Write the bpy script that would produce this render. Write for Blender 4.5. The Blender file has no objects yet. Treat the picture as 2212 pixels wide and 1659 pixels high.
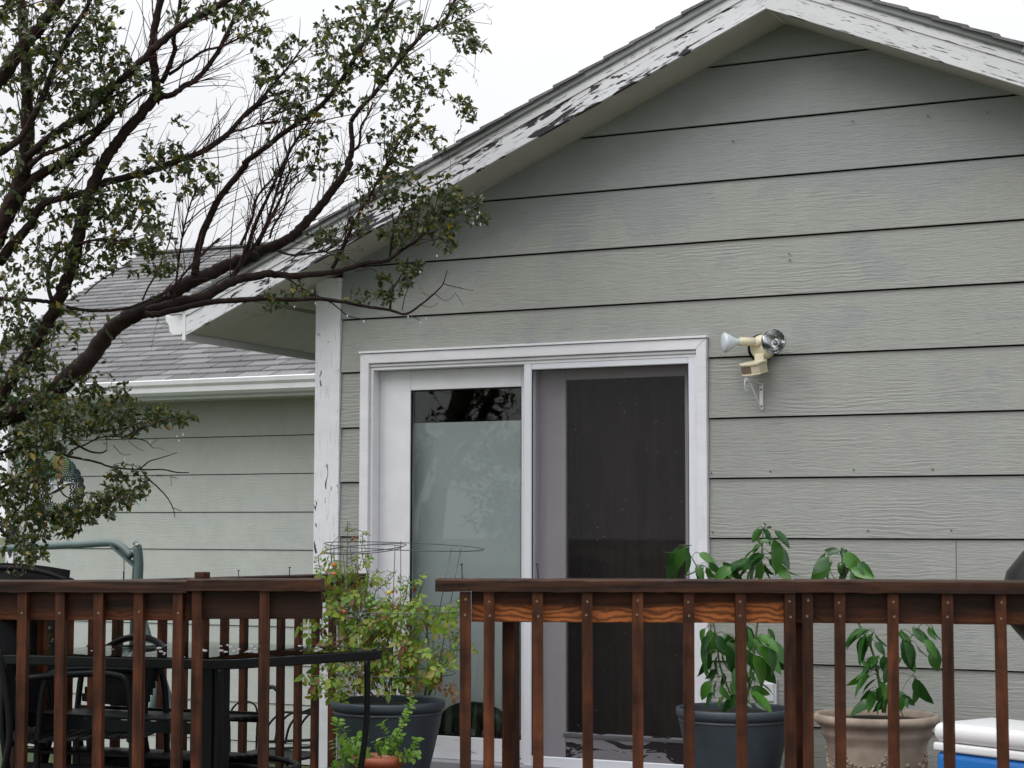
import bpy, math, random
import numpy as np
from mathutils import Vector, Matrix
random.seed(7); rng = np.random.default_rng(7)
S = bpy.context.scene
COL = S.collection
G = 1.7                                    # height of the camera above the lawn
# ------------------------------------------------------------------ camera
FPX, PITCH, ROLL, YAW = 3982.0, .0790742, .0019393, .4545      # solved from the siding lines
_cy, _sy = math.cos(YAW), math.sin(YAW)
cF = np.array([-_sy*math.cos(PITCH), _cy*math.cos(PITCH), math.sin(PITCH)])
_R = np.array([_cy, _sy, 0.]); _U = np.cross(_R, cF)
cR = math.cos(ROLL)*_R + math.sin(ROLL)*_U
cU = np.cross(cR, cF)
cam_d = bpy.data.cameras.new('camera'); cam = bpy.data.objects.new('camera', cam_d); COL.objects.link(cam)
M = Matrix.Identity(4)
for i in range(3):
    M[i][0], M[i][1], M[i][2] = cR[i], cU[i], -cF[i]
M[2][3] = G
cam.matrix_world = M
cam_d.sensor_width = 36; cam_d.lens = FPX/2212*36; cam_d.clip_end = 2000; cam_d.clip_start = .05
S.camera = cam
cam_d.dof.use_dof = True; cam_d.dof.focus_distance = 9.1; cam_d.dof.aperture_fstop = 9
S.render.resolution_x, S.render.resolution_y = 1024, 768
# ------------------------------------------------------------------ world, sun, exposure
W = bpy.data.worlds.new('World'); S.world = W; W.use_nodes = True
wn, wl = W.node_tree.nodes, W.node_tree.links; wn.clear()
SUN_EL, SUN_AZ = math.radians(48), math.radians(205)
wo = wn.new('ShaderNodeOutputWorld'); bg1 = wn.new('ShaderNodeBackground'); bg2 = wn.new('ShaderNodeBackground')
sky = wn.new('ShaderNodeTexSky'); sky.sky_type = 'NISHITA'; sky.sun_disc = False
sky.sun_elevation = SUN_EL; sky.sun_rotation = SUN_AZ; sky.dust_density = 4
bg1.inputs[1].default_value = .05
wl.new(sky.outputs[0], bg1.inputs[0])
# overcast: CIE gradient (zenith about 3x the horizon) with soft cloud variation
tc = wn.new('ShaderNodeTexCoord'); sep = wn.new('ShaderNodeSeparateXYZ'); wl.new(tc.outputs['Generated'], sep.inputs[0])
cl = wn.new('ShaderNodeMath'); cl.operation = 'MAXIMUM'; cl.inputs[1].default_value = 0; wl.new(sep.outputs[2], cl.inputs[0])
sq = wn.new('ShaderNodeMath'); sq.operation = 'POWER'; sq.inputs[1].default_value = 1.8; wl.new(cl.outputs[0], sq.inputs[0])
ma = wn.new('ShaderNodeMath'); ma.operation = 'MULTIPLY_ADD'; ma.inputs[1].default_value = 1.25; ma.inputs[2].default_value = .71
wl.new(sq.outputs[0], ma.inputs[0])
nz = wn.new('ShaderNodeTexNoise'); nz.inputs['Scale'].default_value = 2.2; nz.inputs['Detail'].default_value = 3
wl.new(tc.outputs['Generated'], nz.inputs['Vector'])
mr = wn.new('ShaderNodeMapRange'); mr.inputs[1].default_value = .3; mr.inputs[2].default_value = .7
mr.inputs[3].default_value = .93; mr.inputs[4].default_value = 1.10; wl.new(nz.outputs[0], mr.inputs[0])
mm = wn.new('ShaderNodeMath'); mm.operation = 'MULTIPLY'; wl.new(ma.outputs[0], mm.inputs[0]); wl.new(mr.outputs[0], mm.inputs[1])
m2 = wn.new('ShaderNodeMath'); m2.operation = 'MULTIPLY'; m2.inputs[1].default_value = 1.27; wl.new(mm.outputs[0], m2.inputs[0])
bg2.inputs[0].default_value = (.965, .972, 1, 1)
wl.new(m2.outputs[0], bg2.inputs[1])
ad = wn.new('ShaderNodeMixShader'); ad.inputs[0].default_value = .93
wl.new(bg1.outputs[0], ad.inputs[1]); wl.new(bg2.outputs[0], ad.inputs[2]); wl.new(ad.outputs[0], wo.inputs[0])
sd = bpy.data.lights.new('sun', 'SUN'); sd.energy = 1.25; sd.angle = math.radians(40); sd.color = (1, .98, .95)
sun = bpy.data.objects.new('sun', sd); COL.objects.link(sun)
sv = Vector((math.sin(SUN_AZ)*math.cos(SUN_EL), math.cos(SUN_AZ)*math.cos(SUN_EL), math.sin(SUN_EL)))
sun.rotation_euler = sv.to_track_quat('Z', 'Y').to_euler()
S.view_settings.view_transform = 'Standard'; S.view_settings.look = 'None'
S.view_settings.exposure = .03; S.view_settings.gamma = 1; S.view_settings.use_curve_mapping = False
S.cycles.max_bounces = 8; S.cycles.transparent_max_bounces = 24

# ------------------------------------------------------------------ helpers: real points behind image points
def ray(x, y): return cF + cR*(x-1106)/FPX - cU*(y-829.5)/FPX
def P(x, y, Y):                       # point on the vertical plane Y = const
    q = ray(x, y); q = q/q[1]*Y; return np.array([q[0], q[1], q[2]+G])
def D(x, y, d):                       # point at distance d along the viewing axis
    q = ray(x, y)*d; return np.array([q[0], q[1], q[2]+G])
def PX(x, y, X):
    q = ray(x, y); q = q/q[0]*X; return np.array([q[0], q[1], q[2]+G])
def depth(p): return float((np.asarray(p)-np.array([0, 0, G]))@cF)

def tag(o, label=None, cat=None, group=None, kind=None):
    if label: o['label'] = label
    if cat: o['category'] = cat
    if group: o['group'] = group
    if kind: o['kind'] = kind
    return o
def empty(name, loc=(0, 0, 0), rz=0):
    o = bpy.data.objects.new(name, None); COL.objects.link(o); o.location = loc; o.rotation_euler = (0, 0, rz)
    o.empty_display_size = .1; return o
class MB:
    def __init__(s): s.v = []; s.f = []
    def add(s, vs, fs):
        b = len(s.v); s.v += [tuple(map(float, v)) for v in vs]; s.f += [tuple(i+b for i in f) for f in fs]; return s
    def box(s, x0, y0, z0, x1, y1, z1):
        return s.add([(x0,y0,z0),(x1,y0,z0),(x1,y1,z0),(x0,y1,z0),(x0,y0,z1),(x1,y0,z1),(x1,y1,z1),(x0,y1,z1)],
                     [(0,3,2,1),(4,5,6,7),(0,1,5,4),(1,2,6,5),(2,3,7,6),(3,0,4,7)])
    def beam(s, a, b, w, h, up=(0, 0, 1)):
        a, b = Vector(a), Vector(b); d = (b-a).normalized(); sd_ = d.cross(Vector(up)).normalized()*w/2; u = sd_.cross(d).normalized()*h/2
        vs = [a-sd_-u, a+sd_-u, a+sd_+u, a-sd_+u, b-sd_-u, b+sd_-u, b+sd_+u, b-sd_+u]
        return s.add(vs, [(0,1,2,3),(7,6,5,4),(0,4,5,1),(1,5,6,2),(2,6,7,3),(3,7,4,0)])
    def tube(s, pts, rad, n=6, cap=True):
        pts = [Vector(p) for p in pts]
        if not hasattr(rad, '__len__'): rad = [rad]*len(pts)
        b = len(s.v); N = len(pts); ref = None
        for i, p in enumerate(pts):
            t = (pts[min(i+1, N-1)]-pts[max(i-1, 0)])
            t = t.normalized() if t.length > 1e-9 else Vector((0, 0, 1))
            if ref is None:
                ref = t.orthogonal().normalized()
            else:
                ref = (ref - t*ref.dot(t)); ref = ref.normalized() if ref.length > 1e-6 else t.orthogonal().normalized()
            w = t.cross(ref)
            for k in range(n):
                a = 2*math.pi*k/n
                s.v.append(tuple(p + (ref*math.cos(a)+w*math.sin(a))*rad[i]))
        for i in range(N-1):
            for k in range(n):
                s.f.append((b+i*n+k, b+i*n+(k+1) % n, b+(i+1)*n+(k+1) % n, b+(i+1)*n+k))
        if cap:
            s.f.append(tuple(b+k for k in range(n))[::-1]); s.f.append(tuple(b+(N-1)*n+k for k in range(n)))
        return s
    def lathe(s, prof, n=32, c=(0, 0, 0)):          # prof: list of (radius, z)
        b = len(s.v)
        for r, z in prof:
            for k in range(n):
                a = 2*math.pi*k/n; s.v.append((c[0]+r*math.cos(a), c[1]+r*math.sin(a), c[2]+z))
        for i in range(len(prof)-1):
            for k in range(n):
                s.f.append((b+i*n+k, b+i*n+(k+1) % n, b+(i+1)*n+(k+1) % n, b+(i+1)*n+k))
        return s
    def prism(s, poly, d, fn):                       # poly in 2d, fn(u, v, w) -> 3d, w in (0, d)
        n = len(poly)
        vs = [fn(u, v, 0) for u, v in poly]+[fn(u, v, d) for u, v in poly]
        return s.add(vs, [tuple(range(n))[::-1], tuple(range(n, 2*n))]+[(i, (i+1) % n, n+(i+1) % n, n+i) for i in range(n)])
    def mesh(s, name):
        me = bpy.data.meshes.new(name); me.from_pydata(s.v, [], s.f); me.update(); return me
    def build(s, name, mat, parent=None, smooth=False, bevel=0, seg=2):
        me = s.mesh(name)
        if mat: me.materials.append(mat)
        if smooth:
            me.polygons.foreach_set('use_smooth', [True]*len(me.polygons))
        o = bpy.data.objects.new(name, me); COL.objects.link(o); o.parent = parent
        if bevel:
            m = o.modifiers.new('bevel', 'BEVEL'); m.width = bevel; m.segments = seg; m.limit_method = 'ANGLE'; m.angle_limit = math.radians(40)
        return o
def fixn(o):                                         # consistent outward normals
    import bmesh
    b = bmesh.new(); b.from_mesh(o.data); bmesh.ops.recalc_face_normals(b, faces=b.faces); b.to_mesh(o.data); b.free(); return o
def inst(name, me, parent, mtx):
    o = bpy.data.objects.new(name, me); COL.objects.link(o); o.parent = parent; o.matrix_local = mtx; return o
def spline(pts, n=6):
    p = [np.asarray(q, float) for q in pts]; p = [2*p[0]-p[1]]+p+[2*p[-1]-p[-2]]; out = []
    for i in range(1, len(p)-2):
        for k in range(n):
            t = k/n
            out.append(.5*((2*p[i])+(-p[i-1]+p[i+1])*t+(2*p[i-1]-5*p[i]+4*p[i+1]-p[i+2])*t*t+(-p[i-1]+3*p[i]-3*p[i+1]+p[i+2])*t**3))
    out.append(p[-2]); return out

# ------------------------------------------------------------------ materials
class NT:
    def __init__(s, name):
        s.m = bpy.data.materials.new(name); s.m.use_nodes = True; s.n = s.m.node_tree.nodes; s.l = s.m.node_tree.links
        s.b = s.n['Principled BSDF']; s.out = s.n['Material Output']
    def new(s, t, **kw):
        x = s.n.new(t)
        for k, v in kw.items():
            if k.startswith('i_'):
                key = k[2:].replace('_', ' ')
                x.inputs[int(key) if key.isdigit() else key].default_value = v
            else: setattr(x, k, v)
        return x
    def link(s, a, b): s.l.new(a, b)
    def coords(s, scale=(1, 1, 1), kind='Object', rnd=0, rot=(0, 0, 0)):
        t = s.new('ShaderNodeTexCoord'); src = t.outputs[kind]
        if rnd:
            oi = s.new('ShaderNodeObjectInfo'); mu = s.new('ShaderNodeMath', operation='MULTIPLY', i_1=rnd); s.link(oi.outputs['Random'], mu.inputs[0])
            cb = s.new('ShaderNodeCombineXYZ'); s.link(mu.outputs[0], cb.inputs[0]); s.link(mu.outputs[0], cb.inputs[2])
            a = s.new('ShaderNodeVectorMath', operation='ADD'); s.link(src, a.inputs[0]); s.link(cb.outputs[0], a.inputs[1]); src = a.outputs[0]
        mp = s.new('ShaderNodeMapping'); mp.inputs['Scale'].default_value = scale; mp.inputs['Rotation'].default_value = rot
        s.link(src, mp.inputs[0]); return mp.outputs[0]
    def noise(s, vec, scale=5, detail=4, rough=.55, dist=0):
        x = s.new('ShaderNodeTexNoise'); x.inputs['Scale'].default_value = scale; x.inputs['Detail'].default_value = detail
        x.inputs['Roughness'].default_value = rough; x.inputs['Distortion'].default_value = dist; s.link(vec, x.inputs['Vector']); return x.outputs[0]
    def ramp(s, fac, stops, interp='LINEAR'):
        r = s.new('ShaderNodeValToRGB'); e = r.color_ramp; e.interpolation = interp
        while len(e.elements) < len(stops): e.elements.new(.5)
        for el, (p, c) in zip(e.elements, stops):
            el.position = p; el.color = (c, c, c, 1) if not hasattr(c, '__len__') else (*c, 1)
        s.link(fac, r.inputs[0]); return r.outputs[0]
    def mix(s, fac, a, b, mode='MIX'):
        x = s.new('ShaderNodeMix', data_type='RGBA', blend_type=mode)
        for sock, v in ((x.inputs[0], fac), (x.inputs[6], a), (x.inputs[7], b)):
            if hasattr(v, 'is_output'): s.link(v, sock)
            elif hasattr(v, '__len__'): sock.default_value = (*v, 1)
            elif sock.type == 'VALUE': sock.default_value = v
            else: sock.default_value = (v, v, v, 1)
        return x.outputs[2]
    def math(s, op, a, b=0, c=None):
        x = s.new('ShaderNodeMath', operation=op)
        for i, v in enumerate((a, b, c)):
            if v is None: continue
            if hasattr(v, 'is_output'): s.link(v, x.inputs[i])
            else: x.inputs[i].default_value = v
        return x.outputs[0]
    def bump(s, h, strength=.5, dist=.002, prev=None):
        x = s.new('ShaderNodeBump'); x.inputs['Strength'].default_value = strength; x.inputs['Distance'].default_value = dist
        s.link(h, x.inputs['Height'])
        if prev is not None: s.link(prev, x.inputs['Normal'])
        s.link(x.outputs[0], s.b.inputs['Normal']); return x.outputs[0]
    def set(s, col=None, rough=None, metal=None, spec=None):
        for k, v in (('Base Color', col), ('Roughness', rough), ('Metallic', metal), ('Specular IOR Level', spec)):
            if v is None: continue
            if hasattr(v, 'is_output'): s.link(v, s.b.inputs[k])
            elif hasattr(v, '__len__'): s.b.inputs[k].default_value = (*v, 1)
            else: s.b.inputs[k].default_value = v
        return s
def simple(name, col, rough=.5, metal=0, var=.12, bump=0, nscale=8):
    t = NT(name); v = t.coords(rnd=20); n = t.noise(v, nscale, 4)
    c = t.ramp(n, [(.3, tuple(x*(1-var) for x in col)), (.7, tuple(min(1, x*(1+var)) for x in col))])
    t.set(c, rough, metal)
    if bump: t.bump(t.noise(v, nscale*12, 3), .5, bump)
    return t.m

def siding_mat(name, a, b, grain=1.0):
    t = NT(name)
    wv = t.coords()                                             # patches of fresh and faded paint run across the boards
    pn = t.noise(t.coords((.8, 1, 1.3)), 1.4, 6, .62, .6)
    sp = t.new('ShaderNodeSeparateXYZ'); tcn = t.new('ShaderNodeTexCoord'); t.link(tcn.outputs['Object'], sp.inputs[0])
    hgt = t.math('MULTIPLY_ADD', pn, 1.5, t.math('MULTIPLY_ADD', sp.outputs[0], -.12, sp.outputs[2]))   # ragged edge of the repainted band over the door
    sm = t.noise(t.coords((1.2, 1, 2.4)), 2.1, 5, .6)
    band = t.math('MULTIPLY', t.ramp(t.math('MULTIPLY_ADD', hgt, .25, -.35), [(.720, 1.), (.732, 0.)]), t.ramp(sm, [(.36, 0.), (.40, 1.)]))
    col = t.mix(band, a, b)
    fine = t.noise(t.coords((1, 1, 1)), 9, 5, .6)
    col = t.mix(.45, col, t.ramp(fine, [(.3, .86), (.7, 1.1)]), 'MULTIPLY')
    # embossed wood grain: long wandering ridges with knots, different on each board
    gv = t.coords((.9, 1, 7.5), rnd=37)
    warp = t.noise(t.coords((1.0, 1, 2.6), rnd=37), 2.3, 2, .5)
    h1 = t.new('ShaderNodeTexWave', wave_type='BANDS', bands_direction='Z', wave_profile='SIN')
    h1.inputs['Scale'].default_value = 4.6; h1.inputs['Distortion'].default_value = 14; h1.inputs['Detail'].default_value = 3
    h1.inputs['Detail Scale'].default_value = .8; h1.inputs['Detail Roughness'].default_value = .62
    t.link(t.coords((.55, 1, 3.4), rnd=37), h1.inputs['Vector'])
    h2 = t.noise(t.coords((9, 1, 80), rnd=51), 1.0, 5, .68, .9)
    h3 = t.noise(t.coords((22, 1, 150), rnd=51), 1.0, 3, .6)
    amp = t.ramp(t.noise(t.coords((.7, 1, 2), rnd=11), 2, 2), [(.48, .0), (.64, .8)])
    hh = t.math('MULTIPLY', h1.outputs['Fac'], amp)
    hh = t.math('MULTIPLY_ADD', h2, 2.6, hh); hh = t.math('MULTIPLY_ADD', h3, 1.2, hh)
    t.bump(hh, .5*grain, .0028)
    grain_shade = t.ramp(h2, [(.30, .72), (.42, 1.)])  # grain valleys darkened in the colour, in place of relief shading
    col = t.mix(.5*grain, col, grain_shade, 'MULTIPLY')
    col = t.mix(t.math('MULTIPLY', amp, .22*grain), col, t.ramp(h1.outputs['Fac'], [(.0, .80), (.4, 1.02)]), 'MULTIPLY')  # shading of the embossed ridges also put into the colour
    dirt = t.noise(t.coords((1.2, 1, .5), rnd=3), 3, 5, .7)
    col = t.mix(.35, col, t.ramp(dirt, [(.35, .84), (.6, 1.)]), 'MULTIPLY')
    t.set(col, t.ramp(fine, [(.3, .42), (.7, .62)])); return t.m

def peel_mat(name, white, lo, hi, stretch=(3, 1, 22), bare=(.030, .025, .030), zgrad=None, fineamt=.5, sc=1.0, rnd=9, fine=(9, 1, 120)):
    """old white paint; below the threshold the dark weathered wood shows"""
    t = NT(name)
    v = t.coords(stretch, rnd=rnd)
    n = t.noise(v, sc, 6, .58, 1.1)
    big = t.noise(t.coords((.9, 1, 1), rnd=rnd), 1.3, 2)
    nn = t.math('MULTIPLY_ADD', big, .55, t.math('MULTIPLY', n, .72))
    if zgrad:                                                   # more peeling near one edge of the board
        sp = t.new('ShaderNodeSeparateXYZ'); tcn = t.new('ShaderNodeTexCoord'); t.link(tcn.outputs['Object'], sp.inputs[0])
        nn = t.math('MULTIPLY_ADD', sp.outputs[2], zgrad, nn)
    mask = t.ramp(nn, [(lo, 1.), (hi, 0.)])                      # 1 = bare
    cr = t.noise(t.coords(fine, rnd=rnd), sc, 4, .6)
    crm = t.ramp(cr, [(.36, 1.), (.40, 0.)])
    mask = t.math('MAXIMUM', mask, t.math('MULTIPLY', crm, fineamt))
    dirt = t.noise(t.coords((2, 1, 5), rnd=rnd), 2, 5, .65)
    wc = t.mix(.6, white, t.ramp(dirt, [(.3, .80), (.62, 1.)]), 'MULTIPLY')
    wood = t.ramp(t.noise(t.coords((6, 1, 140), rnd=rnd), 1, 3), [(.3, tuple(x*.6 for x in bare)), (.7, tuple(x*1.7 for x in bare))])
    t.set(t.mix(mask, wc, wood), t.math('MULTIPLY_ADD', mask, .3, .5))
    h = t.math('SUBTRACT', t.math('MULTIPLY', cr, .35), mask)
    t.bump(h, .7, .0015); return t.m

def wood_mat(name, dark, light, stretch=(3, 30, 30), amt=.5, band=None, rough=(.3, .55), rnd=13):
    t = NT(name)
    v = t.coords(stretch, rnd=rnd)
    n = t.noise(v, 1, 5, .6, .35)
    c = t.ramp(n, [(.32, dark), (.68, light)])
    blot = t.noise(t.coords((1.5, 6, 6), rnd=rnd), 1.6, 4, .6)
    c = t.mix(amt, c, t.ramp(blot, [(.3, .35), (.65, 1.25)]), 'MULTIPLY')
    chip = t.noise(t.coords(tuple(x*1.6 for x in stretch), rnd=rnd+5), 1, 4, .7)
    c = t.mix(t.ramp(chip, [(.70, 0.), (.76, .7)]), c, (.22, .10, .05))
    if band:                                                    # lower part lighter and more orange, with a ragged upper edge
        z0, z1, bc = band
        sp = t.new('ShaderNodeSeparateXYZ'); tcn = t.new('ShaderNodeTexCoord'); t.link(tcn.outputs['Object'], sp.inputs[0])
        wob = t.noise(t.coords((1.6, 8, 8), rnd=rnd), 1, 2)
        zz = t.math('MULTIPLY_ADD', wob, .09, sp.outputs[2])
        k = t.new('ShaderNodeMapRange', i_1=z0, i_2=z1, i_3=1., i_4=0.); t.link(zz, k.inputs[0])
        ring = t.new('ShaderNodeTexWave', wave_type='BANDS', bands_direction='Z'); ring.inputs['Scale'].default_value = 8
        ring.inputs['Distortion'].default_value = 11; ring.inputs['Detail'].default_value = 3; ring.inputs['Detail Scale'].default_value = 1.1
        t.link(t.coords((1.1, 1, 2.2), rnd=rnd), ring.inputs['Vector'])
        gc = t.ramp(ring.outputs['Fac'], [(.1, tuple(x*.36 for x in bc)), (.8, bc)])
        c = t.mix(k.outputs[0], c, gc)
    oi = t.new('ShaderNodeObjectInfo'); c = t.mix(.85, c, t.ramp(t.math('FRACT', t.math('MULTIPLY', oi.outputs['Random'], 7.3)), [(0, (.62, .60, .58)), (.5, (.95, .95, .95)), (1, (1.3, 1.2, 1.1))]), 'MULTIPLY')
    t.set(c, t.ramp(blot, [(.3, rough[0]+.1), (.7, rough[1]+.1)]), spec=.22); t.bump(n, .8, .002)
    return t.m

def leaf_mat(name, stops, rough=.32, trans=.3, vein=True):
    t = NT(name)
    gm = t.new('ShaderNodeNewGeometry'); oi = t.new('ShaderNodeObjectInfo')
    r = t.math('FRACT', t.math('ADD', gm.outputs['Random Per Island'], oi.outputs['Random']))
    c = t.ramp(r, stops)
    n = t.noise(t.coords(), 60, 3)
    c = t.mix(.5, c, t.ramp(n, [(.3, .7), (.7, 1.2)]), 'MULTIPLY')
    t.set(c, rough)
    tr = t.new('ShaderNodeBsdfTranslucent'); tc2 = t.mix(1., c, (1.5, 1.6, .7), 'MULTIPLY'); t.link(tc2, tr.inputs[0])
    mx = t.new('ShaderNodeMixShader', i_0=trans); t.link(t.b.outputs[0], mx.inputs[1]); t.link(tr.outputs[0], mx.inputs[2]); t.link(mx.outputs[0], t.out.inputs[0])
    return t.m

m_siding = siding_mat('grey_green_siding', (.266, .288, .284), (.302, .310, .288))
m_wingsiding = siding_mat('wing_siding', (.425, .455, .435), (.43, .455, .428), .6)
m_white = simple('white_trim_paint', (.74, .745, .78), .45, var=.05, bump=.0004)
m_casing = peel_mat('casing_paint', (.75, .75, .79), .28, .30, (3, 3, 10), fineamt=.06)
m_corner = peel_mat('corner_board_paint', (.75, .76, .80), .535, .543, (24, 1, 8), fineamt=.2, fine=(90, 1, 9))
m_rakeL = peel_mat('peeling_rake_paint', (.72, .725, .76), .634, .640, (5.2, 1, 32), zgrad=.25, fineamt=.85)
m_rakeR = peel_mat('cracked_rake_paint', (.66, .665, .68), .585, .60, (3.2, 1, 46), zgrad=1.0, fineamt=.9)
m_soffit = simple('soffit_paint', (.54, .52, .49), .6, var=.06)
m_metal = simple('drip_edge_metal', (.30, .31, .33), .35, var=.08)
m_gutter = simple('white_gutter', (.74, .75, .77), .3, var=.05)
m_shadow = simple('dark_cavity', (.02, .021, .02), .9)
m_vinyl = simple('white_vinyl', (.72, .74, .80), .28, var=.02)
m_inner = simple('inner_panel_paint', (.80, .79, .82), .45, var=.04)
m_wall_in = simple('room_wall', (.25, .22, .19), .8)
m_rail = wood_mat('railing_stain_dark', (.010, .005, .0035), (.038, .015, .008), (2.2, 40, 40), .6)
m_cap = wood_mat('cap_rail_stain', (.005, .0035, .003), (.070, .028, .014), (2.6, 42, 42), .5, rough=(.3, .5))
m_bal = wood_mat('baluster_stain', (.020, .0075, .0035), (.115, .037, .015), (26, 26, 3.0), .85, rough=(.35, .6))
m_band = wood_mat('band_board_stain', (.02, .007, .003), (.085, .026, .010), (2.2, 40, 40), .5, band=(-.046, -.028, (.33, .112, .034)))
m_band2 = wood_mat('band_board_stain_dull', (.012, .005, .003), (.075, .024, .010), (2.2, 40, 40), .8, band=(-.13, -.05, (.16, .05, .015)))
m_deck = wood_mat('deck_boards', (.04, .025, .02), (.12, .07, .05), (2, 30, 30), .5)
m_black = simple('black_metal', (.007, .0075, .009), .42, var=.2)
m_blackcloth = simple('black_sling', (.006, .006, .008), .8)
for m__ in (m_black, m_blackcloth): m__.node_tree.nodes['Principled BSDF'].inputs['Specular IOR Level'].default_value = .2
m_steel = simple('screw_steel', (.35, .30, .24), .4, .6)
m_screw = simple('coated_screw', (.17, .115, .06), .6)
m_cream = simple('cream_plastic', (.66, .60, .44), .4, var=.05)
m_bulb = simple('frosted_bulb', (.62, .68, .74), .25, var=.03)
m_rust = peel_mat('rusty_white_paint', (.66, .66, .68), .36, .42, (12, 12, 12), bare=(.22, .08, .03), fineamt=0)
m_pot = simple('slate_blue_pot', (.036, .050, .064), .5, var=.28, bump=.0005, nscale=5)
m_beige = NT('beige_terracotta'); _v = m_beige.coords(); _n = m_beige.noise(_v, 9, 5)
m_beige.set(m_beige.ramp(_n, [(.3, (.20, .155, .12)), (.7, (.37, .30, .24))]), .8); m_beige.bump(m_beige.noise(_v, 70, 3), .5, .001); m_beige = m_beige.m
m_terra = simple('orange_plastic_pot', (.38, .10, .045), .45, var=.12)
m_soil = simple('potting_soil', (.02, .014, .01), .9, var=.5, bump=.004, nscale=30)
m_green = simple('green_tube_metal', (.075, .115, .115), .35, var=.12)
m_greenplastic = simple('dark_green_plastic', (.018, .04, .028), .35)
m_lid = simple('cooler_white', (.78, .79, .80), .3, var=.03)
m_blue = simple('cooler_blue', (.015, .15, .48), .3, var=.05)
m_kettle = simple('black_enamel', (.004, .004, .005), .35)
m_outlet = simple('outlet_white', (.7, .72, .75), .35, var=.02)
m_curtain = NT('dark_curtain'); _v = m_curtain.coords((2.2, 1, .5)); _n = m_curtain.noise(_v, 1.5, 3)
m_curtain.set(m_curtain.ramp(_n, [(.35, (.07, .055, .05)), (.65, (.15, .11, .09))]), .9); m_curtain = m_curtain.m
m_shade = NT('pale_shade'); m_shade.set(m_shade.ramp(m_shade.noise(m_shade.coords((1, 1, .4)), .9, 3), [(.3, (.84, .90, .91)), (.7, (.90, .95, .95))]), .7); m_shade = m_shade.m
# bark
t = NT('bark'); _v = t.coords((9, 9, 9)); _n = t.noise(_v, 3, 6, .65)
_lich = t.noise(t.coords(), 5, 4)
t.set(t.mix(t.ramp(_lich, [(.58, 0.), (.72, .35)]), t.ramp(_n, [(.3, (.008, .005, .0045)), (.7, (.036, .021, .017))]), (.05, .042, .03)), .75, spec=.2); t.bump(_n, 1., .008); m_bark = t.m
t = NT('twig_bark'); t.set(t.ramp(t.noise(t.coords(), 6, 3), [(.3, (.026, .009, .008)), (.7, (.075, .026, .021))]), .55, spec=.25); m_twig = t.m
m_leaf = leaf_mat('tree_leaf', [(0, (.016, .036, .014)), (.3, (.032, .055, .018)), (.6, (.058, .080, .024)), (.86, (.085, .092, .026)), (.955, (.10, .10, .02)), (.975, (.34, .27, .02)), (1, (.12, .05, .02))])
m_pepleaf = leaf_mat('pepper_leaf', [(0, (.015, .060, .014)), (.5, (.03, .11, .02)), (1, (.07, .20, .03))], .28, .2)
m_tomleaf = leaf_mat('tomato_leaf', [(0, (.10, .20, .02)), (.35, (.17, .29, .03)), (.65, (.28, .34, .045)), (.85, (.26, .24, .05)), (.93, (.24, .13, .05)), (1, (.15, .05, .025))], .5, .3)
m_dryleaf = leaf_mat('withered_leaf', [(0, (.14, .055, .03)), (.5, (.20, .09, .04)), (1, (.26, .17, .06))], .7, .15)
m_herbleaf = leaf_mat('herb_leaf', [(0, (.13, .27, .04)), (.5, (.22, .40, .07)), (1, (.33, .48, .12))], .4, .3)
m_stem = simple('green_stem', (.06, .11, .03), .5)
m_tomred = simple('orange_tomato', (.75, .16, .02), .2); m_tomyel = simple('yellow_tomato', (.65, .50, .03), .2); m_tomgrn = simple('green_tomato', (.13, .24, .05), .25)
m_peppr = simple('green_pepper', (.03, .07, .015), .15)
def glass_mat(name, tint=(.9, .95, .93), rough=0.0, ior=1.45, arch=True):
    t = NT(name); tr = t.new('ShaderNodeBsdfTransparent', i_0=(*tint, 1)); gl = t.new('ShaderNodeBsdfGlossy', i_Roughness=rough)
    fr = t.new('ShaderNodeFresnel', i_IOR=ior); mx = t.new('ShaderNodeMixShader')
    t.link(fr.outputs[0], mx.inputs[0]); t.link(tr.outputs[0], mx.inputs[1]); t.link(gl.outputs[0], mx.inputs[2]); t.link(mx.outputs[0], t.out.inputs[0]); return t.m
m_glass = glass_mat('window_glass', (.95, .97, .97))
m_tglass = glass_mat('table_glass', (.86, .93, .9))
t = NT('insect_screen'); tr = t.new('ShaderNodeBsdfTransparent', i_0=(.93, .92, .93, 1)); t.set((.028, .026, .027), .8, spec=.1)
mx = t.new('ShaderNodeMixShader', i_0=.20); t.link(tr.outputs[0], mx.inputs[1]); t.link(t.b.outputs[0], mx.inputs[2])
t.link(mx.outputs[0], t.out.inputs[0]); m_screen = t.m
t = NT('clear_lens'); t.set((1, 1, 1), .05); t.b.inputs['Transmission Weight'].default_value = 1; m_drop = t.m
t = NT('mirror_reflector'); t.set(t.ramp(t.noise(t.coords(), 25, 3, .6, 1.5), [(.35, (.08, .08, .08)), (.6, (.75, .76, .77))]), .12, 1.0); m_chrome = t.m

# ================================================================== SETTING
z0 = 0
g = MB(); N = 60
for i in range(N+1):
    for j in range(N+1):
        x = -300+600*i/N; y = -300+600*j/N
        g.v.append((x, y, 0))
for i in range(N):
    for j in range(N):
        a = i*(N+1)+j; g.f.append((a, a+N+1, a+N+2, a+1))
t = NT('lawn'); t.set(t.ramp(t.noise(t.coords(), 3, 6), [(.3, (.03, .05, .015)), (.7, (.07, .09, .03))]), .9); t.bump(t.noise(t.coords(), 60, 3), .8, .02)
tag(g.build('lawn', t.m), kind='structure')
DZ = G-1.2
deck = tag(empty('deck'), kind='structure')
k = 0; y = 3.6
while y < 8.15:                                     # boards run parallel to the house
    x0 = -4.99 if y > 4.9 else -4.99+(4.9-y)*.3
    MB().box(x0, y, DZ-.038, .2, y+.137, DZ).build('deck_board', m_deck, deck, bevel=.003, seg=1); y += .142
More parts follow.
